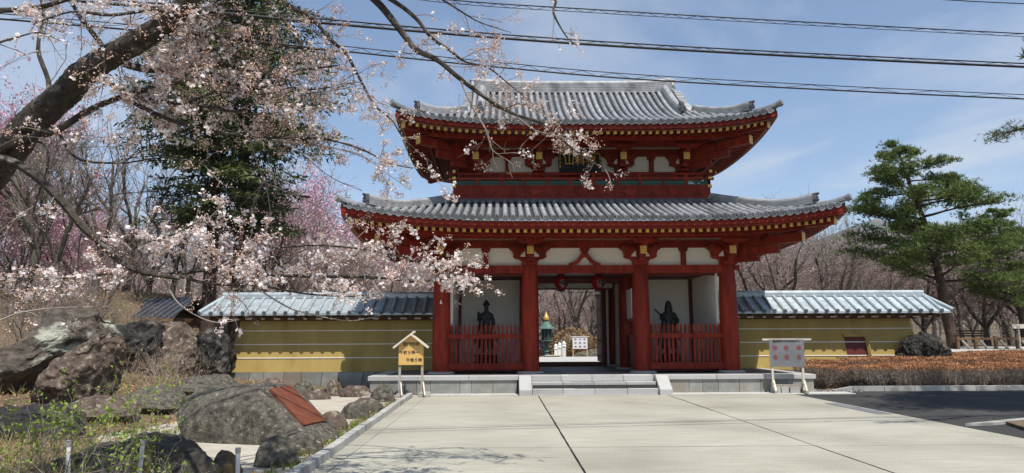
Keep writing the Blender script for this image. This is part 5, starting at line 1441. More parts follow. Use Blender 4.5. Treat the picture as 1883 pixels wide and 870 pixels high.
# clipped round bushes beyond the gate
def round_bush(label, c, d, seed, m='bush_brown'):
    g = np.random.default_rng(seed); n = 5200
    v = rand_dirs(g, n); v[:, 2] = np.abs(v[:, 2]); r_ = g.uniform(.86, 1.0, n)[:, None]
    C = v * r_ * np.array(d) / 2 * [1, 1, 2] + [c[0], c[1], gh(c[0], c[1])]
    t = thing('clipped_bush', (c[0], c[1], gh(c[0], c[1])), label, 'bush', 'clipped bushes in the garden beyond the gate')
    np_part('leaves', leaves_np(g, C, .16, .5, .3), M[m], t)
    me = hull_mesh('inner_twigs', [tuple(np.array(q) * np.array(d) / 2 * [.85, .85, 1.7] + [c[0], c[1], gh(c[0], c[1])]) for q in rand_dirs(g, 60) * [1, 1, 1] if q[2] > -.1], M['hedge_twig'], .03, 2, 2)
    o = bpy.data.objects.new('inner_twigs', me); place(o, t)
for i, (px, D, w, h, lab) in enumerate(((1055, 54, 4.2, 2.3, 'largest rounded brown bush beyond the gate, at the back'), (1026, 54, 2.0, 1.3, 'rounded brown bush behind the white bridge posts'), (1046, 48, 1.7, 1.2, 'small rounded brown bush beside the garden notice'), (1090, 49, 3.0, 1.5, 'rounded brown bush behind the garden notice near the door leaf'), (1014, 62, 2.6, 2.1, 'rounded brown bush behind the bronze lantern'))):
    p = at(px, 640, D); round_bush(lab, (p.x, p.y), (w, w * .8, h), 300 + i)
p = at(1085, 655, 45)
rock('low dark garden rock below the rounded bush beyond the gate', (p.x, p.y), (2.6, 1.2, .55), 71, 'rock', .05)

# ------------------------------------------------------------------ bare and blossoming trees behind
def grow_tree(seed, H, trunk_r, fork=.22, limbs=4, spread=.55, levels=4, droop=0.0, dens=1.0, wob=.12):
    """skeleton as segment lists by level; returns arrays and twig tips"""
    g = np.random.default_rng(seed); seg = {0: [], 1: []}; tips = []
    def br(p, d, L, r_, lev):
        n = max(3, int(6 - lev)); 
        for k in range(n):
            q = p + d * (L / n); r2 = r_ * (.9 if lev < 2 else .8)
            seg[0 if lev < 2 else 1].append((p, q, r_, r2))
            d = d + g.normal(0, wob + .03 * lev, 3); d[2] += .05 - droop * .06 * lev; d /= np.linalg.norm(d); p, r_ = q, r2
            if lev < levels and k >= (1 if lev < 2 else 0):
                for _ in range(1 if g.random() > .55 * dens else 2):
                    e = d * .9 + g.normal(0, spread, 3); e[2] += .12; e /= np.linalg.norm(e)
                    br(p, e, L * g.uniform(.42, .68), r_ * g.uniform(.45, .68), lev + 1)
            if lev >= levels - 1: tips.append(p)
        tips.append(p)
    p = np.zeros(3); d = np.array([g.normal(0, .06), g.normal(0, .06), 1.]); h0 = H * fork
    for k in range(4):
        q = p + d * h0 / 4; seg[0].append((p, q, trunk_r * (1.35 if k == 0 else 1.0 - .04 * k), trunk_r * (1.0 - .05 * k))); p = q; d = d + g.normal(0, .05, 3); d /= np.linalg.norm(d)
    for i in range(limbs):
        a = 2 * np.pi * (i + g.uniform(-.3, .3)) / limbs
        e = np.array([np.cos(a) * spread, np.sin(a) * spread, 1.0]); e /= np.linalg.norm(e)
        br(p, e, (H - h0) * g.uniform(.50, .66), trunk_r * g.uniform(.45, .65), 1)
    return seg, np.array(tips), g
def tree_proto(name, seed, H, r0, bud_m=None, nbud=0, bud_size=.09, rt=1.0, **kw):
    seg, tips, g = grow_tree(seed, H, r0, **kw)
    root = bpy.data.objects.new(name, None); place(root)
    def arr(s): P0, P1, a, b = zip(*s); return np.array(P0), np.array(P1), np.array(a), np.array(b)
    P0, P1, a, b = arr(seg[0]); np_part('trunk', tubes_np(P0, P1, a, b, 7), M['bark_far'], root, True)
    P0, P1, a, b = arr(seg[1]); np_part('crown', tubes_np(P0, P1, np.maximum(a * rt, .007), np.maximum(b * rt, .005), 3), M['twig_far'], root)
    if bud_m:
        i = g.integers(0, len(tips), nbud); C = tips[i] + g.normal(0, .10, (nbud, 3))
        np_part('blossom', leaves_np(g, C, bud_size, .8, .0), M[bud_m], root)
    return root
PROTO = {
    'bare_a': tree_proto('bare_tree', 1, 8.5, .17, 'pinkbud', 2600, .05, levels=4, dens=1.1),
    'bare_b': tree_proto('bare_tree', 2, 8.0, .15, 'pinkbud', 1500, .05, limbs=5, spread=.62, levels=4),
    'bare_c': tree_proto('bare_tree', 3, 9.5, .2, None, 0, fork=.3, limbs=4, spread=.45, levels=4, dens=1.1),
    'bare_d': tree_proto('bare_tree', 4, 7.0, .13, 'pinkbud', 3800, .055, fork=.12, limbs=6, spread=.6, levels=4),
    'cherry': tree_proto('cherry_tree', 5, 8.0, .2, 'pinkbud', 7000, .07, fork=.15, limbs=5, spread=.75, levels=4, dens=1.2),
    'magenta': tree_proto('blossom_tree', 6, 7.5, .14, 'magenta', 11000, .11, fork=.1, limbs=6, spread=.5, levels=4, dens=1.2),
    'bare_e': tree_proto('bare_tree', 11, 8.5, .15, None, 0, fork=.25, limbs=4, spread=.5, levels=3, dens=1.3),
    'thicket': tree_proto('bare_tree', 8, 5.5, .07, 'pinkbud', 900, .05, fork=.05, limbs=8, spread=.5, levels=3),
}
NSEEN = {}
DESC = {'bare_a': 'bare grey-brown tree with fine pinkish twigs', 'bare_b': 'broad bare tree with wide forking limbs', 'bare_c': 'tall bare tree with upright dark limbs', 'bare_d': 'many-limbed bare tree with pink buds',
        'cherry': 'spreading cherry tree in pink bud', 'magenta': 'tree covered in bright pink blossom', 'thicket': 'low multi-stemmed bare sapling', 'bare_e': 'sparse bare tree with tan twigs'}
def plant(kind, px, D, where, group, k=1.0, rz=None, zoff=0.0):
    p = at(px, 622, D); x, y = p.x, p.y
    rz = (px * 1.7 + D) % 6.28 if rz is None else rz
    w = Matrix.Translation((x, y, gh(x, y) - .08)) @ Matrix.Rotation(rz, 4, 'Z') @ Matrix.Diagonal((k, k, k, 1))
    if kind not in NSEEN: NSEEN[kind] = 1; o = PROTO[kind]; o.matrix_basis = w; WM[o.name] = w
    else: o = copy_tree(PROTO[kind], w)
    tag(o, DESC[kind] + ' ' + where, 'tree', group)
    return o
rr_ = random.Random(77)
GL, GB, GR, GG = 'trees on the bank behind the lava rocks', 'trees behind the wall beside the conifers', 'trees behind the wall and hedge on the road side', 'trees in the garden beyond the gate'
WL, WB, WR, WG = 'on the bank behind the lava rocks', 'behind the wall beside the conifers', 'behind the hedge and the pine', 'in the garden beyond the gate'
for kind, px, D, k in (('bare_c', 88, 23, .80), ('bare_e', 40, 26, .95), ('bare_e', 165, 27, .9), ('bare_c', 20, 24, .85), ('bare_e', 225, 31, 1.0), ('thicket', 60, 20, .55), ('thicket', 180, 24, .6),
                       ('magenta', 20, 31, .58), ('magenta', 105, 33, .60), ('magenta', -70, 27, 1.15), ('magenta', 190, 37, .6), ('cherry', 270, 36, .8), ('bare_e', 310, 38, 1.0), ('bare_b', 340, 44, 1.05), ('bare_e', 110, 44, 1.15), ('thicket', 120, 21, .6), ('thicket', 250, 27, .7), ('bare_c', -20, 36, 1.2), ('thicket', 20, 26, .9), ('thicket', 140, 30, .9), ('thicket', 215, 34, 1.0)):
    plant(kind, px, D, WL, GL, k)
for kind, px, D, k in (('magenta', 520, 44, 1.25), ('cherry', 575, 40, 1.15), ('magenta', 660, 50, 1.35), ('bare_a', 480, 38, 1.05), ('bare_d', 620, 43, 1.1), ('bare_b', 700, 41, 1.0), ('bare_a', 545, 52, 1.3), ('cherry', 730, 48, 1.1), ('bare_d', 770, 44, .95), ('bare_c', 450, 46, 1.1), ('bare_a', 690, 58, 1.3), ('bare_d', 590, 60, 1.3), ('thicket', 640, 36, .9), ('thicket', 540, 35, .9), ('thicket', 740, 38, .9), ('bare_b', 500, 62, 1.4), ('cherry', 440, 60, 1.3), ('bare_a', 780, 62, 1.2)):
    plant(kind, px, D, WB, GB, k)
for kind, px, D, k in (('cherry', 1395, 40, 1.0), ('bare_a', 1440, 37, .95), ('cherry', 1480, 46, 1.1), ('bare_b', 1525, 40, 1.0), ('bare_c', 1560, 44, 1.05), ('cherry', 1620, 48, 1.05), ('bare_d', 1600, 40, .9), ('bare_b', 1665, 50, 1.05), ('cherry', 1700, 43, .9), ('bare_a', 1770, 46, .95), ('cherry', 1815, 42, .95), ('bare_c', 1860, 45, .95), ('cherry', 1900, 40, .95), ('bare_b', 1930, 44, 1.0),
                       ('bare_a', 1410, 56, 1.2), ('cherry', 1550, 60, 1.2), ('bare_d', 1470, 60, 1.2), ('cherry', 1640, 64, 1.2), ('bare_a', 1720, 60, 1.1), ('bare_d', 1790, 60, 1.15), ('cherry', 1850, 62, 1.15), ('bare_a', 1380, 66, 1.25), ('bare_b', 1600, 74, 1.3), ('cherry', 1500, 76, 1.3), ('cherry', 1760, 78, 1.3), ('bare_d', 1870, 76, 1.3)):
    plant(kind, px, D, WR, GR, k)
for kind, px, D, k in (('bare_c', 1062, 56, 1.0), ('bare_b', 1088, 60, 1.0), ('cherry', 1030, 62, 1.1), ('bare_c', 1110, 64, 1.15), ('cherry', 1075, 72, 1.2), ('bare_a', 1005, 66, 1.1), ('cherry', 985, 75, 1.2), ('cherry', 1130, 80, 1.3), ('bare_d', 1045, 82, 1.3), ('cherry', 1010, 90, 1.4), ('cherry', 1095, 92, 1.4)):
    plant(kind, px, D, WG, GG, k)

# far wood: one mass of bare trees on the rising ground
def far_wood():
    g = np.random.default_rng(41); parts_t = []; parts_b = []
    for q in range(2): pass
    seg, tips, _ = grow_tree(9, 9, .16, levels=3, limbs=5, spread=.6)
    s_all = seg[0] + seg[1]; P0, P1, a, b = (np.array(v) for v in zip(*s_all))
    V0, F0 = tubes_np(P0, P1, np.maximum(a, .03), np.maximum(b, .022), 3)
    for i in range(170):
        an = g.uniform(-.75, .75); D = g.uniform(95, 210)
        x, y = CAM.x + D * math.tan(an) , CAM.y + D
        k = g.uniform(.9, 1.4); c, s_ = math.cos(i), math.sin(i)
        Rz = np.array([[c, -s_, 0], [s_, c, 0], [0, 0, 1]]) * k
        parts_t.append((V0 @ Rz.T + [x, y, gh(x, y)], F0))
        C = tips[g.integers(0, len(tips), 260)] @ Rz.T + [x, y, gh(x, y)] + g.normal(0, .3, (260, 3)); parts_b.append(leaves_np(g, C, .34, .8))
    t = thing('far_wood', (0, 120, gh(0, 120)), 'far-off pinkish brown wood of bare trees on rising ground', 'wood'); t['kind'] = 'stuff'
    np_part('trunks', join_np(parts_t), M['twig_far'], t)['kind'] = 'stuff'
    np_part('buds', join_np(parts_b), M['pinkbud'], t)['kind'] = 'stuff'
far_wood()

# mountain ridge
def mountain():
    g = np.random.default_rng(3); n, m_ = 120, 14
    an = np.linspace(-1.0, 1.0, n); V = []
    for j in range(m_):
        D = 900 + 1500 * j / (m_ - 1)
        for i, a in enumerate(an):
            x = CAM.x + D * math.sin(a); y = CAM.y + D * math.cos(a)
            prof = .085 + .045 * math.exp(-((a - .52) / .16) ** 2) + .02 * math.exp(-((a + .35) / .3) ** 2) + .022 * mnoise.fractal(Vector((a * 7, D * .0012, 0)), 1, 2, 5)
            z = 20 + D * prof * (j / (m_ - 1)) ** .8
            V.append((x, y, z))
    ii = np.arange(n * m_).reshape(m_, n)
    Fq = np.stack([ii[:-1, :-1], ii[:-1, 1:], ii[1:, 1:], ii[1:, :-1]], -1).reshape(-1, 4)
    o = bpy.data.objects.new('mountain', np_mesh('mountain', np.array(V), Fq, M['hill'], True)); place(o); o['kind'] = 'structure'
mountain()

# ------------------------------------------------------------------ pines
def pine_proto(seed, H, r0, crown0=.3, rad=4.0):
    g = np.random.default_rng(seed); root = bpy.data.objects.new('pine_tree', None); place(root)
    T = []; p = np.zeros(3); d = np.array([0, 0, 1.]); n = 14; pts = [p]
    for k in range(n):
        d = d + np.array([g.normal(0, .05), g.normal(0, .05), 0]); d /= np.linalg.norm(d); p = p + d * H / n; pts.append(p)
    pts = np.array(pts); rs = r0 * (1 - np.linspace(0, .85, n + 1))
    S = [(pts[k], pts[k + 1], rs[k], rs[k + 1]) for k in range(n)]
    B = []; tuft = []
    nb = 40
    for i in range(nb):
        f = crown0 + (1 - crown0) * (i + g.uniform(0, 1)) / nb
        q = np.array([np.interp(f * n, range(n + 1), pts[:, c]) for c in range(3)])
        a = i * 2.4 + g.normal(0, .4)
        prof = math.sin(math.pi * min(1, (.22 + .78 * (1 - (f - crown0) / (1 - crown0))))) ** .8 if f > crown0 + .0 else 1
        prof = (1 - ((f - crown0) / (1 - crown0)) ** 2.2) * .95 + .12
        L = rad * prof * g.uniform(.7, 1.05)
        e = np.array([np.cos(a), np.sin(a), g.uniform(-.05, .35)]); r_ = .08 * (L / rad) + .02; m_ = 6
        for k in range(m_):
            e = e + g.normal(0, .13, 3) + np.array([0, 0, .035]); e /= np.linalg.norm(e); q2 = q + e * L / m_
            B.append((q, q2, r_, r_ * .82)); r_ *= .82; q = q2
            if k >= 1:
                for s in range(3 if k >= 2 else 1):
                    h = e + g.normal(0, .75, 3); h[2] = abs(h[2]) * .35; h /= np.linalg.norm(h); LL = L * g.uniform(.16, .32)
                    e2 = q + h * LL; B.append((q, e2, r_ * .6, r_ * .25))
                    # flat-topped needle pad round the branchlet end
                    w = LL * .7 + .2; nt = int(30 * (w / .7) ** 1.5)
                    off = g.normal(0, 1, (nt, 3)) * [w * .42, w * .42, w * .13]; off[:, 2] += .08 - .10 * (off[:, 0] ** 2 + off[:, 1] ** 2) / (w * w)
                    tuft.append(e2 + off)
            if k == m_ - 1: tuft.append(q + g.normal(0, 1, (30, 3)) * [.25, .25, .10])
    Tt = np.concatenate(tuft)
    P0, P1, a, b = (np.array(v) for v in zip(*S)); np_part('trunk', tubes_np(P0, P1, a, b, 9), M['pine_bark'], root, True)
    P0, P1, a, b = (np.array(v) for v in zip(*B)); np_part('branches', tubes_np(P0, P1, a, b, 4), M['pine_bark'], root)['kind'] = 'stuff'
    np_part('crown', spikes_np(g, Tt, 7, .20, .020, .75), M['pine'], root)
    return root
pp = pine_proto(2, 12.0, .33, .30, 3.9)
def set_tree(o, px, D, label, k=1.0, rz=0.0, xy=None, group=None, cat='tree'):
    if xy is None: p = at(px, 622, D); xy = (p.x, p.y)
    w = Matrix.Translation((xy[0], xy[1], gh(*xy) - .1)) @ Matrix.Rotation(rz, 4, 'Z') @ Matrix.Diagonal((k, k, k, 1))
    o.matrix_basis = w; tag(o, label, cat, group); return o
set_tree(pp, 1752, 34.5, 'tall green pine with layered crown standing behind the end of the ochre wall', .88, 3.9)
c = copy_tree(pp, Matrix.Identity(4)); set_tree(c, 1885, 38, 'second green pine beside the tall layered pine, its crown lower', .66, 2.4)
near_pine = pine_proto(5, 16.0, .36, .54, 3.6)
set_tree(near_pine, 0, 0, 'old pine at the roadside, its low bough reaching over the asphalt', 1.0, 2.2, xy=(13.0, -10.5))
# long low bough of the roadside pine, reaching over the asphalt
def bough():
    g = np.random.default_rng(8); P_ = [np.array((13.0, -10.5, 5.2)), np.array((10.2, -10.4, 5.6)), np.array((8.2, -10.3, 5.55)), np.array(at(1935, 222, 11.9)), np.array(at(1885, 236, 11.8)), np.array(at(1838, 246, 11.7))]
    S = []; T = []
    for i in range(5):
        for k in range(4):
            a, b = P_[i] + (P_[i + 1] - P_[i]) * k / 4, P_[i] + (P_[i + 1] - P_[i]) * (k + 1) / 4; r_ = .07 * (1 - (i + k / 4) / 5.3)
            S.append((a, b, r_, r_ * .96))
            if i >= 1:
                for s in range(3):
                    h = (P_[i + 1] - P_[i]) / np.linalg.norm(P_[i + 1] - P_[i]) * .8 + g.normal(0, .7, 3) * [1, 1, .35]; h /= np.linalg.norm(h); e = b + h * g.uniform(.08, .24); S.append((b, e, .012, .006))
                    T.append(e + g.normal(0, 1, (9, 3)) * [.07, .07, .035])
    P0, P1, a, b = (np.array(v) for v in zip(*S))
    WM[near_pine.name] = near_pine.matrix_basis.copy()
    np_part('bough', tubes_np(P0, P1, a, b, 6), M['pine_bark'], near_pine, True)
    np_part('bough_needles', spikes_np(g, np.concatenate(T), 8, .08, .004, .35), M['spruce'], near_pine)['kind'] = 'stuff'  # darker spruce green paints the backlit look into these pine needles
bough()

# ------------------------------------------------------------------ spruces
def spruce_proto(seed, H, r0, rad, z0):
    g = np.random.default_rng(seed); root = bpy.data.objects.new('spruce_tree', None); place(root)
    S = [(np.array([0, 0, H * k / 12]), np.array([0, 0, H * (k + 1) / 12]), r0 * (1 - k / 12.5), r0 * (1 - (k + 1) / 12.5)) for k in range(12)]
    B = []; LC = []; LD = []
    z = z0
    while z < H - .4:
        f = (z - z0) / (H - z0); Lm = rad * (1 - f) ** .6 * (0.42 + .58 * min(1, f * 3.2)) + .3
        for i in range(g.integers(5, 8)):
            a = g.uniform(0, 2 * np.pi); L = Lm * g.uniform(.6, 1.1)
            q = np.array([0, 0, z + g.uniform(-.2, .2)]); e = np.array([np.cos(a), np.sin(a), g.uniform(-.15, .25)]); m_ = 7; r_ = .045 * L / rad + .012
            for k in range(m_):
                e[2] += -.07 if k < 4 else .06; e[:2] += g.normal(0, .05, 2); e /= np.linalg.norm(e); q2 = q + e * L / m_
                B.append((q, q2, r_, r_ * .8)); r_ *= .8
                if k >= 1:
                    side = np.cross(e, [0, 0, 1.]); side /= np.linalg.norm(side)
                    for s in (-1, 1):
                        for t in (.0, .5):
                            bl = (L * .26 * (1 - .07 * k) + .15) * g.uniform(.7, 1.1)
                            h = e * .75 + side * s * g.uniform(.6, 1.0) + np.array([0, 0, -.22]) ; h /= np.linalg.norm(h)
                            st = q + (q2 - q) * t; nn = max(3, int(bl / .075))
                            tt = np.linspace(.12, 1, nn)[:, None]
                            LC.append(st + h * bl * tt + g.normal(0, .025, (nn, 3))); LD.append(np.repeat((h * .6 + np.array([0, 0, -.12]))[None], nn, 0) + g.normal(0, .45, (nn, 3)))
                q = q2
        z += g.uniform(.42, .74)
    LC = np.concatenate(LC); LD = np.concatenate(LD); LD /= np.linalg.norm(LD, axis=1, keepdims=True)
    P0, P1, a, b = (np.array(v) for v in zip(*S)); np_part('trunk', tubes_np(P0, P1, a, b, 9), M['pine_bark'], root, True)
    P0, P1, a, b = (np.array(v) for v in zip(*B)); np_part('branches', tubes_np(P0, P1, a, b, 4), M['pine_bark'], root)['kind'] = 'stuff'
    np_part('crown', leaves_np(g, LC, .26, .26, dirs=LD), M['spruce'], root)
    return root
sp = spruce_proto(4, 21, .30, 5.4, 5.0)
set_tree(sp, 380, 28, 'tall dark spruce with drooping boughs behind the cherry branches', 1.0, 0.4)
c = copy_tree(sp, Matrix.Identity(4)); set_tree(c, 432, 29.5, 'dark spruce growing close beside the tall spruce, trunk nearer the gate', 1.05, 2.9)

# ------------------------------------------------------------------ shed, roadside fence and small sign in the distance
sh = thing('garden_shed', (-16.4, 4.6, gh(-16.4, 4.6)), 'low shed with dark ribbed sheet roof on the bank behind the lava rocks', 'shed')
a, b = at(150, 586, 25.5), at(318, 586, 25.5)
y0, zr = a.y, a.z
x0, x1 = a.x, b.x
MB().add([(x0, y0, zr), (x1, y0, zr), (x1 - .3, y0 + 2.2, zr + .85), (x0 + .3, y0 + 2.2, zr + .85), (x1, y0 + 4.4, zr), (x0, y0 + 4.4, zr)], [(0, 1, 2, 3), (3, 2, 4, 5)]).build('roof', M['shed_roof'], sh)
for i in range(14):
    x = x0 + .1 + i * (x1 - x0 - .2) / 13; bar('roof_seam', M['shed_roof'], sh, (x, y0 - .02, zr + .02), (x, y0 + 2.2, zr + .87), .05, .05)
MB().box(((x0 + x1) / 2, y0 + 2.2, zr - .8), (x1 - x0 - .6, 3.6, 1.7)).build('wall', M['wood_dark'], sh)
bar('eave_board', M['wood_dark'], sh, (x0, y0, zr - .06), (x1, y0, zr - .06), .06, .12)
rf_ = thing('rail_fence', (24, 13, gh(24, 13)), 'low weathered timber rail fence along the lane beyond the hedge', 'fence')
pts_ = [at(px, 640, D) for px, D in ((1762, 34), (1795, 34), (1832, 34), (1872, 34), (1915, 34))]
for i, p in enumerate(pts_):
    z = gh(p.x, p.y); block('post', M['wood_dark'], rf_, (p.x, p.y, z + .28), (.13, .13, .75))
    if i:
        q = pts_[i - 1]; bar('rail', M['wood_dark'], rf_, (q.x, q.y, gh(q.x, q.y) + .55), (p.x, p.y, z + .55), .1, .1)
        bar('brace', M['wood_grey'], rf_, (q.x + .2, q.y, gh(q.x, q.y) + .5), (q.x + .65, q.y + .1, gh(q.x, q.y) + .05), .1, .08)
p = at(1874, 605, 33); z = gh(p.x, p.y)
rs_ = thing('lane_sign', (p.x, p.y, z), 'small cream signboard on a slim post beside the lane', 'sign')
block('board', M['wood_pale'], rs_, (p.x, p.y, 2.05), (.62, .04, .2)); MB().tube([(p.x, p.y + .04, z), (p.x, p.y + .04, 2.1)], .04, 8).build('post', M['wood_grey'], rs_)
bench = thing('park_bench', (0, 0, 0), 'dark slatted picnic bench on the dry grass behind the rail fence', 'bench')
p = at(1800, 640, 40); z = gh(p.x, p.y)
for k in range(4): block('seat_slat', M['wood_dark'], bench, (p.x, p.y + k * .13, z + .45), (1.7, .1, .05))
for k in range(3): block('back_slat', M['wood_dark'], bench, (p.x, p.y + .55, z + .62 + k * .14), (1.7, .04, .1))
for s in (-.7, .7):
    for dy in (0, .45): block('leg', M['wood_dark'], bench, (p.x + s, p.y + dy, z + .22), (.08, .08, .45))

# ------------------------------------------------------------------ overhead cables between poles
def cable(label, pts, r_, twin=None, name='overhead_cable'):
    P_ = [at(*q) for q in pts]
    d0 = (P_[0] - P_[1]).normalized(); d1 = (P_[-1] - P_[-2]).normalized()
    d0.z = min(d0.z, 0.02) * .4; d1.z = d1.z * .3
    path = [P_[0] + d0 * 14 + Vector((0, 0, .35)), P_[0] + d0 * 7 + Vector((0, 0, .1))] + P_ + [P_[-1] + d1 * 7 + Vector((0, 0, .1)), P_[-1] + d1 * 14 + Vector((0, 0, .35))]
    fine = []
    for i in range(len(path) - 1):
        p0, p1, p2, p3 = path[max(i - 1, 0)], path[i], path[i + 1], path[min(i + 2, len(path) - 1)]
        for k in range(6):
            t = k / 6; fine.append(.5 * ((2 * p1) + (p2 - p0) * t + (2 * p0 - 5 * p1 + 4 * p2 - p3) * t * t + (3 * p1 - p0 - 3 * p2 + p3) * t ** 3))
    fine.append(path[-1])
    c = thing(name, tuple(fine[len(fine) // 2]), label, 'cable', 'overhead cables')
    MB().tube(fine, r_, 7).build('cable', M['cable'], c, True)
    if twin:
        MB().tube([q + Vector((0, 0, twin)) for q in fine], r_ * .55, 6).build('messenger_wire', M['cable'], c, True)
        L = []
        for i in range(len(fine) - 1):
            L += [fine[i], (fine[i] + fine[i + 1]) / 2 + Vector((0, .012, twin))]
        L.append(fine[-1]); MB().tube(L, .004, 4).build('lashing_wire', M['cable'], c)
    return fine[0], fine[-1]
ends = [cable('thin twin overhead cable, highest of the three', [(590, -32, 10.2), (830, 0, 10.6), (1100, 18, 11.0), (1400, 36, 11.4), (1883, 62, 12.1)], .010, -.055),
        cable('thick overhead cable with messenger wire, middle of the three', [(300, 15, 9.9), (590, 42, 10.2), (1000, 76, 10.8), (1400, 100, 11.4), (1883, 123, 12.1)], .021, .06),
        cable('twin lashed overhead cable, lowest of the three', [(300, 60, 9.6), (640, 95, 10.0), (900, 122, 10.5), (1240, 150, 11.0), (1883, 182, 11.9)], .013, .075)]
cable('thin overhead wire, highest of all, crossing beside a wisp of cloud', [(1690, -4, 16), (1883, 7, 16.4), (2000, 12, 16.8)], .012)
for j, lab in ((0, 'concrete utility pole holding the cables beside the cherry tree'), (1, 'concrete utility pole holding the cables beyond the roadside pine')):
    c = sum((e[j] for e in ends), Vector()) / 3
    up_ = thing('utility_pole', (c.x, c.y, gh(c.x, c.y)), lab, 'pole', 'poles of the overhead line')
    MB().tube([(c.x, c.y + .25, gh(c.x, c.y) - .2), (c.x, c.y + .25, c.z + 2.0)], [.17, .12], 12).build('shaft', M['pole'], up_, True)
    for e in ends: bar('bracket', M['tile_dark'], up_, (c.x, c.y + .25, e[j].z), tuple(e[j]), .05, .05)

# ------------------------------------------------------------------ the foreground cherry tree
ch = thing('cherry_tree', (-10.6, -14.6, gh(-10.6, -14.6)), 'old cherry tree with thick dark limbs and half-open white and pink blossom', 'tree')
g = np.random.default_rng(2024)
THICK = []
SEGS = {'limb': [], 'twig': []}; CL = []          # CL: cluster centres with openness
def smooth_path(P, n=5):
    out = []
    for i in range(len(P) - 1):
        p0, p1, p2, p3 = P[max(i - 1, 0)], P[i], P[i + 1], P[min(i + 2, len(P) - 1)]
        for k in range(n):
            t = k / n; out.append(.5 * ((2 * p1) + (p2 - p0) * t + (2 * p0 - 5 * p1 + 4 * p2 - p3) * t * t + (3 * p1 - p0 - 3 * p2 + p3) * t ** 3))
    out.append(P[-1]); return out
def twig(p, d, L, r_, lev, blossom, open_):
    n = max(3, int(L / .07)); n = min(n, 9)
    for k in range(n):
        d = d + g.normal(0, .14, 3); d[2] -= .03; d /= np.linalg.norm(d)
        q = p + d * L / n; r2 = max(r_ * .88, .0016); SEGS['twig'].append((p, q, r_, r2)); p, r_ = q, r2
        if lev < 2 and g.random() < .42:
            e = d * .7 + g.normal(0, .6, 3); e /= np.linalg.norm(e); twig(p, e, L * g.uniform(.35, .65), r_ * .65, lev + 1, blossom, open_)
        if k > 0 and g.random() < blossom: CL.append((*p, open_))
    if g.random() < blossom * 1.5: CL.append((*p, open_))
def limb(pts, r0, r1, side=0.0, tl=.45, blossom=.5, open_=.35, start=0.0, grp=None, wob=.0, up=0.0):
    """pts: (photo x, photo y, distance) along the limb; side twigs per metre"""
    P_ = smooth_path([np.array(at(*q)) for q in pts])
    if r0 > .011: THICK.append((P_, [r0 + (r1 - r0) * i / (len(P_) - 1) for i in range(len(P_))]))
    if wob: P_ = [p + (g.normal(0, wob, 3) if 0 < i < len(P_) - 1 else 0) for i, p in enumerate(P_)]
    n = len(P_)
    for i in range(n - 1):
        a, b = r0 + (r1 - r0) * i / (n - 1), r0 + (r1 - r0) * (i + 1) / (n - 1)
        if r0 <= .011: SEGS['twig'].append((P_[i], P_[i + 1], a, b))
        f = i / (n - 1)
        if f < start: continue
        L = np.linalg.norm(P_[i + 1] - P_[i]); cnt = g.poisson(side * .85 * L)
        for _ in range(cnt):
            t = g.random(); p = P_[i] * (1 - t) + P_[i + 1] * t; d = (P_[i + 1] - P_[i]) / L
            e = d * g.uniform(.2, .9) + g.normal(0, .6, 3); e[2] += up; e /= np.linalg.norm(e)
            twig(p, e, tl * g.uniform(.4, 1.2), min(.0055, a * .6) , 0, blossom, open_)
        if blossom > .3 and a < .02 and g.random() < .5: CL.append((*P_[i], open_))
# trunk and thick limbs at the left
trunk = [np.array((-10.6, -14.6, gh(-10.6, -14.6) - .1)), np.array((-10.4, -14.6, 1.2)), np.array((-9.9, -14.7, 2.4)), np.array(at(-70, 385, 7.3))]
THICK.append((smooth_path(trunk), list(np.interp(np.arange(16), [0, 5, 10, 15], [.36, .28, .23, .175]))))
limb([(-70, 385, 7.3), (0, 300, 7.2), (60, 225, 7.1), (120, 172, 7.1), (160, 130, 7.0), (215, 97, 7.0), (268, 68, 6.9), (330, 20, 6.8), (390, -50, 6.8), (470, -110, 7.0)], .17, .075, 1.5, .5, .35, .3, .2)
limb([(205, 105, 7.0), (250, 124, 7.1), (310, 128, 7.2), (390, 116, 7.3), (480, 135, 7.4), (560, 128, 7.5), (625, 120, 7.6)], .045, .006, 11, .5, .62, .45)
limb([(-70, 330, 7.0), (0, 277, 7.0), (42, 257, 7.0), (106, 238, 7.0), (167, 202, 7.0), (225, 178, 7.1), (300, 158, 7.2), (372, 146, 7.3), (450, 158, 7.4), (530, 168, 7.5), (610, 160, 7.6)], .05, .006, 9, .5, .6, .45, .25)
limb([(-70, 385, 7.3), (-40, 310, 7.15), (0, 292, 7.0), (60, 320, 6.9), (115, 372, 6.8), (150, 415, 6.7), (188, 450, 6.7), (218, 478, 6.7), (258, 500, 6.7), (330, 512, 6.8)], .055, .022, 3, .4, .55, .5, .35)
# long low bough with blossom sweeping towards the gate column
limb([(240, 495, 6.7), (300, 506, 6.9), (375, 497, 7.1), (430, 503, 7.2), (560, 508, 7.4), (700, 511, 7.6), (770, 519, 7.7), (815, 508, 7.8), (858, 494, 7.9)], .03, .004, 16, .36, .68, .7, .03, up=.25)
limb([(375, 500, 7.1), (440, 470, 7.2), (520, 455, 7.3), (600, 452, 7.4), (690, 462, 7.5), (760, 480, 7.6), (800, 498, 7.7)], .014, .004, 15, .4, .68, .65, up=.1)
limb([(330, 508, 6.9), (390, 522, 7.0), (480, 526, 7.1), (560, 540, 7.2), (640, 545, 7.3), (700, 540, 7.4)], .018, .004, 9, .35, .4, .6, up=.1)
limb([(258, 500, 6.7), (180, 505, 6.6), (120, 512, 6.5), (75, 515, 6.5)], .014, .004, 16, .3, .7, .85, up=.15)
limb([(215, 478, 6.7), (260, 450, 6.8), (320, 430, 6.9), (380, 400, 7.0), (410, 392, 7.1)], .012, .004, 13, .32, .65, .55)
limb([(290, 440, 6.8), (350, 450, 6.9), (410, 470, 7.0), (450, 490, 7.0)], .009, .004, 13, .3, .65, .6)
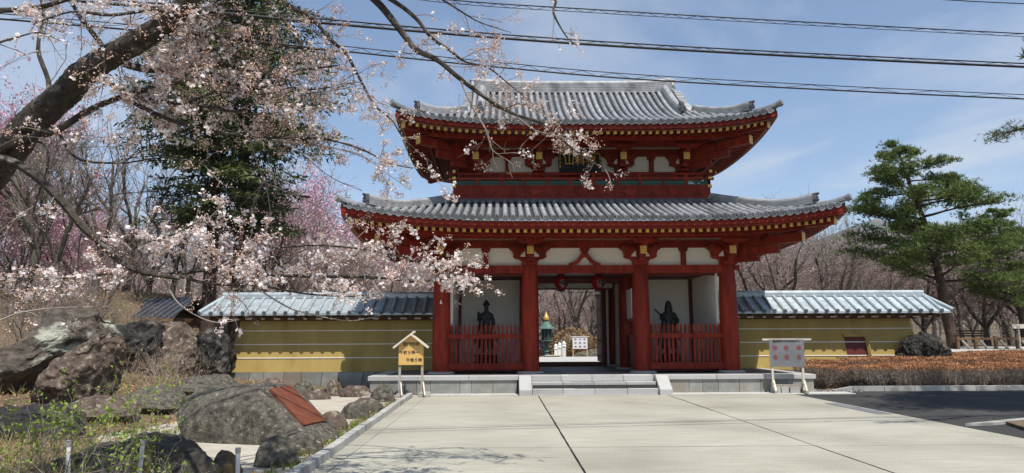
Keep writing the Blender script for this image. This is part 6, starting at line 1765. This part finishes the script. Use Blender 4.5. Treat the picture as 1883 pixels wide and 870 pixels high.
limb([(440, 508, 7.1), (520, 560, 7.2), (560, 575, 7.3), (640, 590, 7.4), (700, 580, 7.5)], .010, .003, 2, .3, .05, .3)
limb([(300, 510, 6.8), (330, 560, 6.8), (390, 592, 6.9), (440, 588, 7.0)], .010, .003, 2, .3, .1, .3)
limb([(-70, 385, 7.3), (-140, 520, 6.2), (-40, 592, 6.0), (40, 574, 6.2), (110, 566, 6.4), (200, 564, 6.6)], .010, .004, 2, .3, .1, .4)
limb([(650, 505, 7.5), (690, 470, 7.4), (725, 430, 7.3), (745, 400, 7.3)], .007, .003, 10, .25, .5, .6)
# blossom-laden boughs across the spruce
limb([(268, 68, 6.9), (340, 60, 7.0), (430, 72, 7.2), (520, 86, 7.4), (600, 92, 7.6), (640, 100, 7.7)], .03, .005, 14, .5, .62, .4)
limb([(167, 130, 7.0), (250, 178, 7.1), (340, 192, 7.2), (430, 205, 7.3), (520, 212, 7.4), (590, 190, 7.5)], .028, .005, 13, .48, .62, .45)
limb([(225, 178, 7.1), (300, 215, 7.1), (380, 240, 7.2), (476, 251, 7.4), (540, 254, 7.5), (605, 257, 7.6), (670, 277, 7.7), (715, 300, 7.8), (760, 310, 7.9)], .025, .004, 9, .42, .5, .35)
limb([(511, 258, 7.4), (560, 265, 7.5), (621, 274, 7.6), (673, 291, 7.7), (711, 319, 7.8), (756, 350, 7.9)], .010, .003, 12, .28, .6, .35)
limb([(535, 263, 7.5), (573, 298, 7.6), (614, 329, 7.7), (666, 351, 7.8)], .008, .003, 5, .3, .15, .3)
limb([(300, 30, 6.9), (380, 22, 7.0), (460, 40, 7.2), (540, 60, 7.3)], .02, .005, 13, .45, .6, .4)
limb([(200, 100, 7.0), (170, 60, 6.9), (140, 20, 6.8), (120, -30, 6.8)], .03, .012, 9, .45, .5, .45)
limb([(330, 20, 6.8), (270, 20, 6.7), (200, 28, 6.6), (130, 22, 6.6), (60, 45, 6.5)], .022, .006, 12, .42, .55, .6)
limb([(-70, 385, 7.3), (-140, 200, 6.8), (-90, 60, 6.5), (-40, 25, 6.4), (30, 18, 6.5), (80, 12, 6.6), (150, -10, 6.6)], .035, .02, 5, .4, .4, .5)
limb([(-90, 60, 6.5), (-40, 85, 6.2), (20, 72, 6.3), (70, 60, 6.4), (110, 75, 6.5)], .014, .004, 8, .35, .5, .8)
limb([(60, 225, 7.1), (90, 160, 7.3), (70, 90, 7.5), (80, 20, 7.7), (60, -40, 7.8)], .03, .012, 5, .5, .12, .3)
limb([(106, 238, 7.0), (140, 290, 6.9), (220, 300, 6.9), (300, 290, 7.0), (380, 300, 7.1)], .016, .004, 8, .45, .35, .35)
limb([(0, 300, 7.2), (60, 260, 7.0), (90, 290, 6.9), (60, 400, 6.8), (90, 430, 6.8)], .016, .004, 5, .4, .3, .4)
limb([(300, 158, 7.2), (340, 110, 7.1), (390, 90, 7.1), (450, 110, 7.2), (500, 100, 7.3)], .016, .004, 12, .4, .6, .45)
limb([(340, 192, 7.2), (400, 170, 7.2), (470, 175, 7.3), (540, 160, 7.4)], .014, .004, 13, .4, .62, .5)
# limbs passing above the frame and hanging over the forecourt
over = [(390, -50, 6.8), (480, -80, 7.2), (600, -70, 7.6), (689, 0, 8.0)]
limb([(390, -50, 6.8), (440, -45, 7.0), (493, 0, 7.2), (535, 55, 7.3), (562, 95, 7.4)], .03, .008, 5, .4, .3, .35)
limb([(440, -60, 6.9), (515, 0, 7.3), (573, 35, 7.4), (612, 77, 7.5), (637, 100, 7.6), (660, 142, 7.7), (689, 193, 7.7), (721, 222, 7.8), (745, 258, 7.8), (795, 300, 7.8)], .028, .004, 8, .45, .38, .35)
limb(over + [(731, 49, 8.0), (765, 91, 8.0), (803, 110, 8.1), (845, 144, 8.1), (890, 178, 8.2), (943, 209, 8.2), (1004, 231, 8.3), (1057, 277, 8.3), (1129, 319, 8.4), (1160, 314, 8.4)], .055, .004, 8, .38, .42, .45, .25)
limb([(600, -70, 7.6), (720, 0, 8.0), (765, 34, 8.1), (792, 68, 8.1), (830, 95, 8.2), (856, 114, 8.2), (898, 125, 8.3), (936, 155, 8.3), (990, 200, 8.3)], .03, .004, 9, .5, .42, .35, .1)
limb([(845, 144, 8.1), (870, 200, 8.0), (895, 240, 8.0), (905, 275, 8.0), (940, 300, 8.0), (945, 318, 8.0)], .010, .003, 6, .35, .15, .3)
limb([(890, 178, 8.2), (920, 200, 8.3), (960, 190, 8.4), (1000, 205, 8.4), (1030, 228, 8.4), (1085, 252, 8.4)], .012, .003, 8, .26, .55, .4)
limb([(943, 209, 8.2), (985, 240, 8.2), (1020, 248, 8.2), (1060, 262, 8.3)], .010, .003, 7, .22, .55, .5)
limb([(700, -60, 7.8), (860, -60, 8.2), (1010, -10, 8.6), (1018, 25, 8.6), (1040, 65, 8.6), (1062, 85, 8.6)], .03, .003, 7, .4, .4, .35, .4)
limb([(640, -60, 7.7), (760, -30, 8.1), (830, 10, 8.3), (880, 40, 8.4), (940, 60, 8.4)], .02, .003, 8, .45, .45, .3, .3)
limb([(430, 205, 7.3), (456, 250, 7.6), (480, 319, 7.8), (492, 353, 7.8), (500, 425, 7.8)], .010, .003, 4, .4, .03, .3)
limb([(486, 335, 7.8), (545, 360, 7.9), (600, 388, 8.0), (650, 415, 8.0)], .006, .003, 5, .35, .05, .3)
# upper crown above the picture: shades the forecourt and the boulders
for k in range(9):
    a = g.uniform(450, 1050); D0 = g.uniform(5.5, 8.5)
    limb([(380, -60, 6.9), (a * .6 + 150, -190 - 20 * k, D0), (a, -200 - 30 * g.random(), D0 - .6), (a + 120, -170 - 60 * g.random(), D0 - 1.2)], .03, .004, 5, .6, .4, .35, .4)
def arr(s): P0, P1, a, b = zip(*s); return np.array(P0), np.array(P1), np.array(a), np.array(b)
tb = MB()
for P_, rr in THICK:
    i0 = len(tb.v); nn = 14 if rr[0] > .06 else 7
    fineP, fineR = [], []
    for i in range(len(P_) - 1):
        for k in range(4 if rr[0] > .06 else 1):
            t = k / (4 if rr[0] > .06 else 1); fineP.append(P_[i] * (1 - t) + P_[i + 1] * t); fineR.append(rr[i] * (1 - t) + rr[i + 1] * t)
    fineP.append(P_[-1]); fineR.append(rr[-1])
    tb.tube(fineP, fineR, nn)
    for q in range(i0, len(tb.v)):          # knobbly, furrowed bark
        v = Vector(tb.v[q]); j = (q - i0) // nn; c = Vector(fineP[j]); d = v - c
        f = 1 + .10 * mnoise.noise(v * 5) + .09 * mnoise.noise(v * 16) + (.07 * mnoise.noise(v * 40) if nn > 8 else 0)
        tb.v[q] = tuple(c + d * f)
tb.build('trunk', M['bark'], ch, True)
P0, P1, a, b = arr(SEGS['twig']); np_part('twigs', tubes_np(P0, P1, a, b, 4), M['twig'], ch)['kind'] = 'stuff'
CLA = np.array(CL); pos = CLA[:, :3]; op = CLA[:, 3]; n = len(pos)
print('cherry clusters', n, 'segs', len(SEGS['twig']))
# every cluster: some open flowers, some buds on short stalks with brown scales
def flowers(C, size):
    """five-petalled cups"""
    m_ = len(C); d = rand_dirs(g, m_, -.1); ref = rand_dirs(g, m_); u = np.cross(d, ref); u /= np.linalg.norm(u, axis=1, keepdims=True); w = np.cross(d, u)
    Vs = []; s = (size * g.uniform(.75, 1.2, m_))[:, None]
    for k in range(5):
        a0 = 2 * np.pi * k / 5
        r1 = u * np.cos(a0) + w * np.sin(a0); r0 = u * np.cos(a0 - .55) + w * np.sin(a0 - .55); r2 = u * np.cos(a0 + .55) + w * np.sin(a0 + .55)
        Vs.append(np.stack([C, C + s * (r0 * .75 + d * .25), C + s * (r1 * 1.05 + d * .35), C + s * (r2 * .75 + d * .25)], 1))
    V = np.stack(Vs, 1).reshape(-1, 3); return V, np.arange(len(V)).reshape(-1, 4)
def buds(C, size):
    m_ = len(C); d = rand_dirs(g, m_, -.2); ref = rand_dirs(g, m_); u = np.cross(d, ref); u /= np.linalg.norm(u, axis=1, keepdims=True); w = np.cross(d, u)
    s = (size * g.uniform(.7, 1.25, m_))[:, None]
    A, T = C, C + d * s
    M_ = C + d * s * .55; q = [M_ + (u * np.cos(t) + w * np.sin(t)) * s * .36 for t in (0, 2.094, 4.189)]
    V = np.stack([A, q[0], q[1], q[2], T], 1).reshape(-1, 3); b = (np.arange(m_) * 5)[:, None]
    Fq = np.concatenate([b + np.array([f]) for f in ((0, 2, 1), (0, 3, 2), (0, 1, 3), (4, 1, 2), (4, 2, 3), (4, 3, 1))])
    return V, Fq
patch = np.array([mnoise.noise(Vector(p) * 1.9) for p in pos])
is_open = g.random(n) < np.clip(op * .62 + patch * .8, .05, .95)
Fc = np.repeat(pos[is_open], 4, 0); Fc = Fc + g.normal(0, .024, Fc.shape)
Bc = np.repeat(pos, 4, 0); Bc = Bc + g.normal(0, .023, Bc.shape)
Kc = np.repeat(pos, 2, 0); Kc = Kc + g.normal(0, .013, Kc.shape)
np_part('open_blossom', flowers(Fc, .020), M['petal'], ch)['kind'] = 'stuff'
np_part('buds', buds(Bc, .022), M['bud'], ch)['kind'] = 'stuff'
np_part('bud_scales', buds(Kc, .017), M['calyx'], ch)['kind'] = 'stuff'

# ------------------------------------------------------------------ thin spring haze
hm = bpy.data.materials.new('haze_air'); hm.use_nodes = True
hn = hm.node_tree.nodes; hn.clear()
ho = hn.new('ShaderNodeOutputMaterial'); hv = hn.new('ShaderNodeVolumePrincipled')
hv.inputs['Color'].default_value = (0.80, 0.90, 1.0, 1); hv.inputs['Density'].default_value = 0.00011; hv.inputs['Anisotropy'].default_value = 0.1
hm.node_tree.links.new(hv.outputs[0], ho.inputs['Volume'])
hz = MB().box((0, 0, 260), (9000, 9000, 524)).build('haze', hm)
hz['kind'] = 'stuff'; hz['label'] = 'thin pale spring haze filling the air'; hz['category'] = 'haze'
